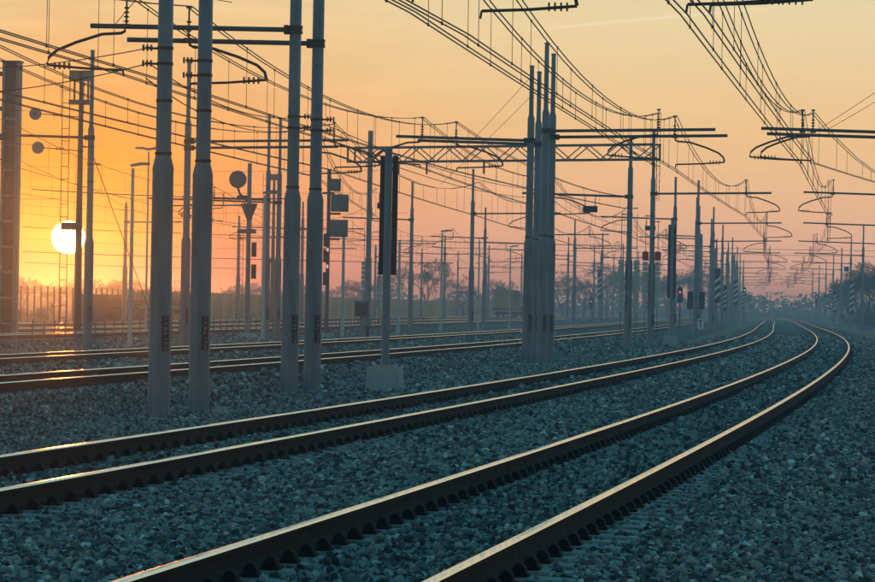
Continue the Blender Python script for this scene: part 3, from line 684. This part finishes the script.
# signal with round target, seen from behind
t = at_track('railway_signal', 'signal mast with a round disc and cone bracket, seen from behind', 'signal', 186, -30.35); zg = t.location.z
MB().lathe([(.13, 0), (.11, 9.2)], 10).build('pole', M['galv2'], t, True)
d = MB().disc_y((-.62, 0, 8.35), .46, .08).build('disc', M['greybox'], t); MB().tube([(-.62, 0, 7.95), (-.5, 0, 7.6), (0, 0, 7.15)], .06).box((-.3, 0, 7.45), (.7, .1, .14)).build('disc_arm', M['steel_dark'], t)
MB().lathe([(.06, 6.1), (.42, 7.0), (.44, 7.1)], 12).build('cone_bracket', M['greybox'], t)
MB().box((-.1, 0, 5.65), (.9, .6, .22)).build('platform', M['greybox'], t)
MB().box((.3, 0, 4.7), (.24, .2, .75)).build('signal_head', M['black'], t); MB().box((.3, 0, 3.55), (.24, .2, .75)).build('signal_head', M['black'], t)
mb = MB()
for x in (-.55, -.25): mb.tube([(x, -.2, .1), (x, -.2, 5.6)], .015, 4)
for k in range(17): mb.tube([(-.55, -.2, .4 + .3 * k), (-.25, -.2, .4 + .3 * k)], .012, 4)
mb.build('ladder', M['steel_dark'], t)
MB().frustum((0, 0, -.2), (1.6, 1.2), (.7, .7), .55).build('concrete_foot', M['foot'], t)
# box signals behind the second mast pair
t = at_track('railway_signal', 'signal mast with three square grey boxes behind the second mast pair', 'signal', 203.5, -28.54); zg = t.location.z
MB().lathe([(.12, 0), (.10, 9.6)], 10).build('pole', M['steel_dark'], t, True)
for x, z, w, h in ((.27, 8.75, .75, .7), (.62, 7.72, .98, .98), (.60, 6.28, .98, .98)):
    b = MB().box((x, .1, z), (w, .35, h)).build('signal_box', M['greybox'], t); MB().box((x, -.11, z), (w * .8, .05, h * .8)).build('cover', M['greybox'], b)
    MB().box((x - .3, .1, z - h / 2 - .12), (.7, .12, .12)).build('arm', M['steel_dark'], t)
for z in (5.6, 4.7, 3.4): MB().box((-.1, 0, z), (.3, .25, .75)).build('signal_head', M['black'], t)
for z in (5.05, 4.1): MB().box((.0, -.16, z), (.12, .04, .2)).build('lit_lens', M['lamp_white'], t)
MB().frustum((0, 0, -.2), (1., 1.), (.7, .7), .5).build('concrete_foot', M['foot'], t)

def lamp_post(s, off, label, top, double=False, r=.075, head=True):
    t = at_track('lamp_post', label, 'lamp post', s, off, group='lamp posts between the tracks'); zg = t.location.z; h = top - zg
    MB().lathe([(r * 1.25, 0), (r, 1.2), (r * .75, h)], 10).build('pole', M['concrete_post'], t, True)
    MB().box((0, 0, .06), (.7, .7, .14)).build('base', M['foot'], t)
    for sg in ((-1, 1) if double else (1,)):
        if not head: break
        mb = MB(); prof = [(0.0, .05), (.1, .09), (.45, .12), (.7, .10), (.82, .03)]
        for i, (x, w) in enumerate(prof): mb.v += [(sg * x - .1 * sg, -w, h + .05 + .08 * min(x * 2, 1)), (sg * x - .1 * sg, w, h + .05 + .08 * min(x * 2, 1)), (sg * x - .1 * sg, w * .8, h + .16 + .1 * min(x * 2, 1) - .1 * max(0, x - .5)), (sg * x - .1 * sg, -w * .8, h + .16 + .1 * min(x * 2, 1) - .1 * max(0, x - .5))]
        for i in range(len(prof) - 1):
            for k in range(4): k2 = (k + 1) % 4; mb.f.append((i * 4 + k, i * 4 + k2, i * 4 + 4 + k2, i * 4 + 4 + k)); mb.mi.append(0)
        mb.f += [(0, 1, 2, 3), (19, 18, 17, 16)]; mb.mi += [0, 0]
        mb.build('lamp_head', M['galv2'], t)
lamp_post(147.7, -29.0, 'pale street-lamp post right of the sunlit mast', 6.94, r=.09)
lamp_post(205.5, -27.9, 'pale post below the square signal boxes', 6.2, head=False, r=.1)
lamp_post(231.8, -27.6, 'pale post right of the nearer black-board mast', 5.65, head=False, r=.1)
lamp_post(264.0, -27.96, 'lamp post in front of the bare tree', 6.81, r=.09)
lamp_post(289.3, -27.34, 'second lamp post, right of the middle slim mast', 6.81)
lamp_post(319.5, -27.03, 'lamp post just left of the cluster of four masts', 6.7)
lamp_post(350, -27.0, 'far lamp post right of the cluster of four masts', 6.7)
lamp_post(187.5, -36.0, 'thin post with double lamp head against the yellow sky', 9.3, True, r=.06)
lamp_post(191, -35.8, 'thin bare post beside the double lamp post', 8.4, head=False, r=.07)
lamp_post(184, -29.2, 'left one of two close lamp posts right of the disc signal', 7.0)
lamp_post(181, -28.75, 'right one of two close lamp posts right of the disc signal', 6.9)
# floodlight masts
def flood(s, off, label, top, w):
    t = at_track('floodlight_mast', label, 'floodlight', s, off, group='floodlight masts over the yard'); h = top - t.location.z
    MB().lathe([(.2, 0), (.1, h)], 8).build('pole', M['steel_dark'], t, True); MB().box((0, 0, h - 1.5), (w, .5, .22)).build('platform', M['steel_dark'], t)
    for k in (-1, 1): MB().box((k * w * .28, -.1, h - .25), (w * .42, .35, .5)).build('lamp', M['greybox'], t); MB().tube([(k * w * .3, 0, h - 1.4), (k * w * .3, 0, h - .4)], .05).build('lamp_bracket', M['steel_dark'], t)
    MB().box((-.45, 0, h * .42), (.75, .4, .35)).build('rest_platform', M['steel_dark'], t)
    mb = MB()
    for x in (-.9, -.55): mb.tube([(x, 0, .2), (x, 0, h)], .025, 4)
    for k in range(int(h / .6)): mb.tube([(-.9, 0, .4 + .6 * k), (-.55, 0, .4 + .6 * k)], .02, 3)
    mb.build('ladder', M['steel_dark'], t)
flood(168.3, -35.65, 'tall floodlight mast with ladder just left of the sunlit mast', 12.3, 1.1)
flood(290, -38 - 6.2, 'floodlight mast with ladder left of the bare tree', 11.9, 1.1)
# big portal column at the left edge
t = at_track('portal_column', 'thick steel column at the left edge rising beside the sun', 'column', 152.4, -35.3); h = 12.05
MB().box((-.30, 0, h / 2), (.12, .7, h)).build('flange', M['galv2'], t); MB().box((.30, 0, h / 2), (.12, .7, h)).build('flange', M['galv2'], t)
MB().box((0, 0, h / 2), (.46, .4, h - .02)).build('web', M['steel_dark'], t); MB().box((0, 0, h + .03), (.82, .8, .06)).build('cap', M['steel_dark'], t)
for z in (h - .5, h - 2.0, h - 3.2): MB().box((-.75, -.1, z), (.78, .25, .18)).build('side_bracket', M['steel_dark'], t)
mb = MB()
for z in np.arange(.8, h - .4, 1.1): mb.box((0, -.36, z), (.5, .03, .09))
mb.build('batten_plates', M['galv2'], t)
MB().box((0, 0, .1), (1.2, 1.2, .5)).build('concrete_foot', M['foot'], t); MB().tube([(.40, -.40, .3), (.40, -.40, h - 1)], .03).build('conduit', M['galv'], t)
# cabinet and small post signal
t = at_track('equipment_cabinet', 'dark open cabinet on a post beside the gantry leg', 'cabinet', 199, -25.95); zg = t.location.z
MB().box((0, 0, 1.75), (.82, .5, .82)).build('case', M['greybox'], t); MB().box((0, -.27, 1.75), (.66, .04, .66)).build('door', M['wagon'], t); MB().box((0, .1, .65), (.25, .25, 1.4)).build('post', M['galv2'], t); MB().box((0, 0, 2.19), (.92, .6, .06)).build('roof', M['galv2'], t)
t = at_track('ground_signal', 'small black T-topped ground signal under the cabinet', 'signal', 194, -25.0)
MB().box((0, 0, .35), (.16, .14, .7)).build('post', M['black'], t); MB().box((0, 0, .78), (.36, .2, .18)).build('head', M['black'], t)
# switch boxes lying by the track
for s, off, lab in ((196, -25.9, 'low grey switch box left of the cabinet by the rail'), (176, -25.0, 'low pale lid by the rail behind the second mast pair')):
    t = at_track('switch_box', lab, 'box', s, off); MB().frustum((0, 0, -.05), (.8, .5), (.7, .42), .3).build('case', M['foot'], t); MB().box((0, 0, .27), (.76, .48, .04)).build('lid', M['galv'], t)

# striped marker boards
def stripe_board(s, off, label, z0, z1, w):
    t = at_track('striped_marker', label, 'marker board', s, off, group='black and white striped marker boards'); zg = t.location.z
    MB().lathe([(.06, 0), (.06, z1 - zg)], 8, (0, .06, 0)).build('post', M['galv2'], t)
    pn = MB().box((0, 0, (z0 + z1) / 2 - zg), (w, .04, z1 - z0)).build('panel', M['black'], t)
    h = z1 - z0; k = 0; st = w * .72
    nst = int((h - w) / (2 * st))
    for k in range(nst):
        b = z0 - zg + .25 * w + (k * 2 + .6) * st; mb = MB(); y = -.0245
        mb.add([(-w / 2, y, b), (w / 2, y, b + w * .8), (w / 2, y, b + w * .8 + st * .85), (-w / 2, y, b + st * .85)], [(0, 1, 2, 3)])
        mb.build('white_stripe', M['white'], pn)
stripe_board(301, -8.35, 'largest striped board, left of the main tracks', 2.1, 5.0, .45)
stripe_board(330, -8.1, 'second striped board left of the tracks, half behind a mast', 1.5, 3.8, .30)
stripe_board(400, -7.9, 'third striped board in the row left of the tracks', 2.1, 4.9, .40)
stripe_board(480, -7.8, 'fourth striped board in the row left of the tracks', 1.8, 4.2, .35)
stripe_board(420, -24.0, 'striped board on a post right of the cluster of four masts', 2.6, 6.0, .42)
stripe_board(400, 4.9, 'striped board nearest the right edge', 1.3, 5.0, .45)
stripe_board(520, 4.9, 'second striped board in the row at right', 1.6, 4.6, .40)
stripe_board(600, 4.9, 'third and farthest striped board in the row at right', 1.7, 4.5, .36)
# twin black boards and the T sign
t = at_track('twin_board_sign', 'pair of black boards either side of a mast by the second track', 'sign', 254.5, -9.0); zg = t.location.z
for sg in (-1, 1): MB().box((sg * .42, 0, 2.15 - zg), (.40, .06, 1.25)).build('black_board', M['black'], t)
MB().box((0, .06, 2.4 - zg), (1.1, .04, .08)).build('bracket', M['steel_dark'], t)
t = at_track('letter_sign', 'small white sign with a black T below the twin black boards', 'sign', 252, -8.6); zg = t.location.z
MB().tube([(0, .03, 0), (0, .03, 1.15)], .03).build('post', M['galv2'], t); MB().box((0, 0, 1.15), (.42, .03, .72)).build('panel', M['white'], t); MB().box((0, -.018, 1.38), (.3, .008, .08)).box((0, -.018, 1.12), (.08, .008, .46)).build('letter', M['black'], t)
# far colour light signals
def light_signal(s, off, label, z, m):
    t = at_track('light_signal', label, 'signal', s, off, group='far colour light signals'); zg = t.location.z
    MB().lathe([(.09, 0), (.08, z + .6 - zg)], 8, (0, .12, 0)).build('pole', M['steel_dark'], t); MB().box((0, 0, z - .25 - zg), (.5, .16, 1.4)).build('head', M['black'], t); MB().disc_y((0, -.12, z - zg), .085, .1, 12).build('lens', m, t)
light_signal(330, -12.2, 'red signal light glowing left of the twin black boards', 3.1, M['lamp_red'])
light_signal(560, -8.3, 'green signal light in the row left of the tracks', 4.7, M['lamp_green'])
light_signal(640, 4.0, 'red signal light near the vanishing point', 4.2, M['lamp_red'])
light_signal(470, -27.5, 'small white light left of the wagon', 2.4, M['lamp_white'])
t = at_track('small_sign', 'small black sign box by the right-hand masts', 'sign', 405, 4.0); MB().box((0, 0, 1.6), (.42, .08, .38)).build('panel', M['black'], t); MB().tube([(0, .05, 0), (0, .05, 1.5)], .03).build('post', M['galv2'], t)
t = at_track('blue_sign', 'small blue sign high between the right-hand masts', 'sign', 452, 5.2); MB().box((0, 0, 7.6), (.6, .08, .6)).build('panel', M['blue'], t); MB().tube([(0, .06, 0), (0, .06, 7.9)], .04).build('post', M['galv2'], t)

# railing of short posts beside the yard track
t = at_track('railing', 'row of short thin posts with one rail before the yard track', 'railing', 138, -30.9)
base = Matrix.Translation(t.location) @ Matrix.Rotation(-HD(138), 4, 'Z'); inv = base.inverted()
pm = MB().box((0, 0, .42), (.05, .05, .95)).mesh('post', M['steel_dark']); railp = []
for k in range(76):
    s = 138 + 1.95 * k; q = inv @ PV(s, -30.9, float(gz(-30.9))); link('post', pm, t, q)
    if k % 2 == 0: railp.append(q + Vector((0, 0, .82)))
MB().tube(railp, .014, 4).build('handrail', M['steel_dark'], t)

# brown wall of panels behind the yard
t = at_track('panel_wall', 'long brown wall of vertical panels behind the yard tracks', 'wall', 292, -56, -.75)
base = Matrix.Translation(t.location) @ Matrix.Rotation(-HD(292), 4, 'Z'); inv = base.inverted(); s = 292.0; k = 0
pms = [[MB().box((0, w / 2, 1.45 + dz / 2), (.12, w - .06, 2.9 + dz)).mesh('panel', mm) for mm in M['wall']] for w, dz in ((3.0, 0), (3.0, .12))]
while s < 760:
    q = inv @ PV(s, -56, -.75); q2 = inv @ PV(s + 3, -56, -.75); o = link('panel', pms[k % 2][(k * 7 // 3 + k // 5) % 4], t, q + Vector((random.uniform(-.02, .02), 0, 0))); o.rotation_euler = (0, 0, -math.atan2((q2 - q).x, (q2 - q).y))
    if k % 2 == 0: link('post', MB().box((0.02, 0, 1.5), (.2, .16, 3.0)).mesh('post', M['galv2']) if k == 0 else t.children[1].data, t, q)
    s += 3.0; k += 1
# blue tarp-like panel on the wall
# tall fence posts and low wagons at the far left
t = at_track('post_fence', 'row of tall thin fence posts under the sun', 'fence', 270, -62, -.75)
base = Matrix.Translation(t.location) @ Matrix.Rotation(-HD(270), 4, 'Z'); inv = base.inverted(); pm = MB().box((0, 0, 1.6), (.12, .12, 3.2)).mesh('post', M['steel_dark'])
for k in range(46): link('post', pm, t, inv @ PV(258 + 2.6 * k, -62, -.75))
MB().tube([inv @ PV(258 + 13 * k, -62, 1.9) for k in range(10)], .03, 4).build('top_wire', M['steel_dark'], t)
def wagon(s, off, label, ln, body_h, mt, kind):
    t = at_track('freight_wagon', label, 'wagon', s, off, 0.0, 'wagons parked in the yard')
    MB().box((0, 0, 1.15), (2.6, ln, .28)).build('underframe', M['wagon'], t)
    if kind == 'flat':
        MB().box((0, 0, 1.38), (2.7, ln * .98, .16)).build('deck', mt, t)
        for k in range(8): MB().box((1.3, -ln * .45 + ln * .9 * k / 7, 1.75), (.08, .12, .6)).build('stake', M['wagon'], t)
    else:
        MB().frustum((0, 0, 1.3), (2.7, ln * .80), (2.5, ln * .76), body_h).build('body', mt, t)
        for k in range(6): MB().box((1.34, -ln * .36 + ln * .72 * k / 5, 1.3 + body_h / 2), (.08, .12, body_h * .95)).build('rib', M['wagon'], t)
    for y in (-ln * .36, ln * .36):
        b = MB().box((0, y, .62), (2.1, 2.2, .35)).build('bogie', M['wagon'], t)
        for dy in (-.8, .8):
            for sx in (-.75, .75):
                w = MB(); n = 14; vs = []
                for x in (-.06, .06):
                    for k in range(n): a = 2 * math.pi * k / n; vs.append((sx + x, y + dy + .45 * math.cos(a), .45 + .45 * math.sin(a)))
                w.add(vs, [tuple(range(n)), tuple(range(2 * n - 1, n - 1, -1))] + [(k, (k + 1) % n, n + (k + 1) % n, n + k) for k in range(n)]); w.build('wheel', M['wagon'], b)
wagon(276, -53.0, 'low flat wagon under the sun by the left column', 13, 0, M['wagon'], 'flat')
wagon(292, -53.0, 'low flat wagon under the sun beside the floodlight mast', 13, 0, M['wagon'], 'flat')
wagon(474, -38.9, 'ochre hopper wagon half hidden behind posts, right of the mast cluster', 14, 2.4, M['wagon_y'], 'hopper')
wagon(500, -38.9, 'dark flat wagon coupled behind the ochre wagon', 14, 0, M['wagon'], 'flat')
t = at_track('container', 'dull reddish container at the left end of the brown wall', 'container', 299, -60, -.7)
MB().box((0, 0, 1.3), (2.4, 6, 2.6)).build('body', M['wagon'], t); 
for k in range(12): MB().box((1.23, -2.75 + .5 * k, 1.3), (.05, .2, 2.4)).build('rib', M['wagon'], t)

# stone slab and white stones by the second track, grass stalk
t = at_track('cable_trough_lid', 'pale concrete slab lying in the ballast by the second track', 'slab', 42.5, -7.3, -.50); t.rotation_euler = (R(4), R(-8), -HD(40) - R(20))
MB().frustum((0, 0, -.12), (.5, 1.7), (.3, 1.3), .22).build('slab', M['foot'], t, False)
t = thing('grass_stalk', 'single dry grass stalk at the bottom left edge', 'grass', (-2.30, 21.6, -.25))
MB().tube([(0, 0, 0), (.02, 0, .07), (.06, 0, .13)], [.004, .003, .0015], 4).build('stem', M['grass'], t); MB().tube([(.0, 0, .0), (.03, .02, .05), (.035, .02, .1)], [.003, .0025, .001], 4).build('leaf', M['grass'], t)
mb = MB(); rr = random.Random(3)
t = at_track('pale_stone', 'large pale stone between the nearest pair of masts', 'stone', 64.3, -9.6)
MB().frustum((0, 0, -.05), (.3, .24), (.16, .14), .2).build('block', M['foot'], t)

# ------------------------------------------------------------------ trees
def tree_meshes(seed, h, spread):
    r = random.Random(seed); tr, cr = MB(), MB()
    def grow(p, d, ln, rad, lev):
        q = p + d * ln; mid = p.lerp(q, .5) + Vector((r.uniform(-.05, .05), r.uniform(-.05, .05), 0)) * ln
        (tr if lev < 2 else cr).tube([p, mid, q], [rad, rad * .8, rad * .6], 5 if lev < 2 else 3, cap=False)
        if lev >= 5:
            for _ in range(11):
                e = q + Vector((r.gauss(0, 1), r.gauss(0, 1), r.gauss(.3, 1))).normalized() * ln * r.uniform(.6, 1.5); a = Vector((r.uniform(-1, 1), r.uniform(-1, 1), r.uniform(-1, 1))) * .07
                cr.add([q, e, q.lerp(e, .5) + a], [(0, 1, 2)])
            return
        nb = r.choice((2, 3, 3)) if lev else 4
        for k in range(nb):
            az = 6.283 * (k + r.random() * .7) / nb; sp = spread * (.5 + .5 * r.random()); u = d.orthogonal().normalized(); w = d.cross(u)
            nd = (d * math.cos(sp) + (u * math.cos(az) + w * math.sin(az)) * math.sin(sp)); nd.z += .12; nd.normalize()
            grow(p.lerp(q, r.uniform(.6, 1.0)), nd, ln * r.uniform(.62, .86), rad * .58, lev + 1)
    grow(Vector((0, 0, -.1)), Vector((r.uniform(-.05, .05), r.uniform(-.05, .05), 1)).normalized(), h * .27, h * .018, 0)
    return tr.mesh('trunk', M['bark']), cr.mesh('crown', M['twig'])
def bush_meshes(seed, h):
    r = random.Random(seed); tr, cr = MB(), MB(); tr.tube([(0, 0, -.1), (.03, 0, h * .5)], [h * .02, h * .008], 5)
    lobes = [(Vector((r.gauss(0, .25), r.gauss(0, .25), r.uniform(.25, .8))) * h, r.uniform(.16, .3) * h) for _ in range(14)]
    for _ in range(1900):
        c, rad = r.choice(lobes); dv = Vector((r.gauss(0, 1), r.gauss(0, 1), r.gauss(0, 1))).normalized(); p = c + dv * rad * r.random() ** .35
        a = Vector((r.gauss(0, 1), r.gauss(0, 1), r.gauss(0, 1))).normalized() * h * .022; b = dv.orthogonal().normalized() * h * .022
        cr.add([p - a, p + b, p + a, p - b], [(0, 1, 2, 3)])
    return tr.mesh('trunk', M['bark']), cr.mesh('crown', M['green'])
TV = [tree_meshes(11 + i, 10.0, sp) for i, sp in enumerate((.62, .7, .55, .66))]
BV = [bush_meshes(31 + i, 3.0) for i in range(3)]
def place_tree(var, name, label, loc, sc_, rz, group):
    t = thing(name, label, 'tree' if name != 'bush' else 'bush', loc, rz, group); t.scale = (sc_[0], sc_[0], sc_[1])
    link('trunk', var[0], t); link('crown', var[1], t); return t
def px_x(px, d): return (px - 437.5) / 3600 * d + .0178 * 0
tr_r = random.Random(5)
place_tree(TV[0], 'bare_tree', 'large bare tree standing behind the brown wall left of the slim mast', (px_x(426, 560), 560, -.8), (1.25, 1.12), .4, 'bare trees behind the yard')
place_tree(TV[1], 'bare_tree', 'second bare tree right of the large one behind the wall', (px_x(462, 600), 600, -.8), (1.1, .95), 1.4, 'bare trees behind the yard')
spots = [(24, 560, .62), (52, 590, .6), (82, 640, .55), (112, 570, .62), (135, 600, .66), (160, 620, .62), (232, 600, .6), (256, 640, .66), (300, 600, .62), (330, 640, .72), (352, 600, .78), (392, 610, .95), (500, 650, .85), (562, 690, 1.15), (584, 640, 1.0), (606, 700, 1.25), (630, 660, 1.1), (650, 680, 1.25), (668, 720, 1.2), (690, 700, 1.2), (712, 760, 1.25), (735, 720, 1.05)]
words = ['first', 'second', 'third', 'fourth', 'fifth', 'sixth', 'seventh', 'eighth', 'ninth', 'tenth', 'eleventh', 'twelfth', 'thirteenth', 'fourteenth', 'fifteenth', 'sixteenth', 'seventeenth', 'eighteenth', 'nineteenth', 'twentieth', 'twenty-first', 'twenty-second', 'twenty-third', 'twenty-fourth']
for k, (p_, d, sc_) in enumerate(spots):
    place_tree(TV[k % 4], 'bare_tree', 'hazy bare tree on the skyline, %s from the left' % words[k], (px_x(p_, d), d, -.8), (sc_ * 1.3, sc_), tr_r.uniform(0, 6), 'hazy bare trees along the skyline')
rs = [(834, 600, .9), (850, 520, .95), (866, 470, 1.0), (882, 430, 1.0), (900, 400, 1.0), (842, 700, 1.1), (860, 640, 1.1), (874, 560, 1.05)]
for k, (p_, d, sc_) in enumerate(rs):
    place_tree(TV[(k + 1) % 4], 'bare_tree', 'bluish bare tree beyond the right-hand masts, %s from the left' % words[k], (px_x(p_, d), d, -.8), (sc_ * 1.2, sc_), tr_r.uniform(0, 6), 'bare trees right of the tracks')
for k in range(14):
    s = 230 + 30 * k; place_tree(BV[k % 3], 'bush', 'low leafy bush behind the right-hand masts, %s from the camera' % words[k], PV(s, 9.5 + 3 * tr_r.random(), -.78), (tr_r.uniform(.8, 1.3), tr_r.uniform(.7, 1.3)), tr_r.uniform(0, 6), 'bushes right of the tracks')
for k in range(12):
    s = 300 + 14 * k; place_tree(BV[k % 3], 'bush', 'low bush behind the fence posts at left, %s from the left' % words[k], PV(s, -66 - 4 * tr_r.random(), -.78), (tr_r.uniform(.8, 1.2), tr_r.uniform(.5, .9)), tr_r.uniform(0, 6), 'bushes behind the yard fence')
# the far wood: one mass of scrub across the end of the view
r = random.Random(77); v_, f_ = [], []
for band_d, x0, x1, hh, cnt in ((1000, -300, 420, 7.5, 34000), (1350, -400, 560, 9.5, 34000)):
    for _ in range(cnt):
        x = r.uniform(x0, x1); top = hh * (.55 + .45 * math.sin(x * .05 + math.sin(x * .021) * 3) ** 2 * .8 + .2 * math.sin(x * .31)) ; z = -.8 + top * r.random() ** 2.4; y = band_d + r.uniform(-25, 25)
        a = Vector((r.gauss(0, 1), r.gauss(0, 1), r.gauss(0, 1))).normalized() * .62; b = a.orthogonal().normalized() * .5; o = len(v_)
        p = Vector((x, y, z)); v_ += [tuple(p - a), tuple(p + b), tuple(p + a), tuple(p - b)]; f_.append((o, o + 1, o + 2, o + 3))
mb = MB(); mb.v = v_; mb.f = f_; mb.mi = [0] * len(f_)
tag(mb.build('far_wood', M['green']), 'hazy far wood closing the view at the horizon', 'wood', kind='stuff')
# low weeds at the foot of the mast row and right shoulder
v_, f_ = [], []
for _ in range(5200):
    s = r.uniform(215, 520); off = r.choice((r.gauss(-7.9, .35), r.gauss(5.6, .8))); p = PV(s, off, float(gz(off))); h = r.uniform(.08, .4)
    a = r.uniform(0, 6.28); w = Vector((math.cos(a), math.sin(a), 0)) * .06; lean = Vector((r.uniform(-.2, .2), r.uniform(-.2, .2), h)); o = len(v_)
    v_ += [tuple(p - w), tuple(p + w), tuple(p + lean)]; f_.append((o, o + 1, o + 2))
mb = MB(); mb.v = v_; mb.f = f_; mb.mi = [0] * len(f_)
tag(mb.build('weeds', M['grass']), 'pale dry weeds along the foot of the far masts', 'weeds', kind='stuff')

# ------------------------------------------------------------------ haze
mh = bpy.data.materials.new('haze_air'); mh.use_nodes = True; n, l = mh.node_tree.nodes, mh.node_tree.links
mh.cycles.homogeneous_volume = True; n.remove(n['Principled BSDF']); out = n['Material Output']
def pv(dens, col, g):
    v = n.new('ShaderNodeVolumePrincipled'); v.inputs['Color'].default_value = (*col, 1); v.inputs['Density'].default_value = dens; v.inputs['Anisotropy'].default_value = g; v.inputs['Absorption Color'].default_value = (1, 1, 1, 1); return v.outputs[0]
ad = n.new('ShaderNodeAddShader'); l.new(pv(.0012, (.20, .70, .92), .0), ad.inputs[0]); l.new(pv(.00028, (1, .06, .06), .965), ad.inputs[1]); l.new(ad.outputs[0], out.inputs['Volume'])
mb = MB(); mb.box((0, 1100, 5.4), (4900, 2700, 14.8)); tag(mb.build('haze', mh), 'thin evening haze over the railway yard', 'haze', kind='stuff')
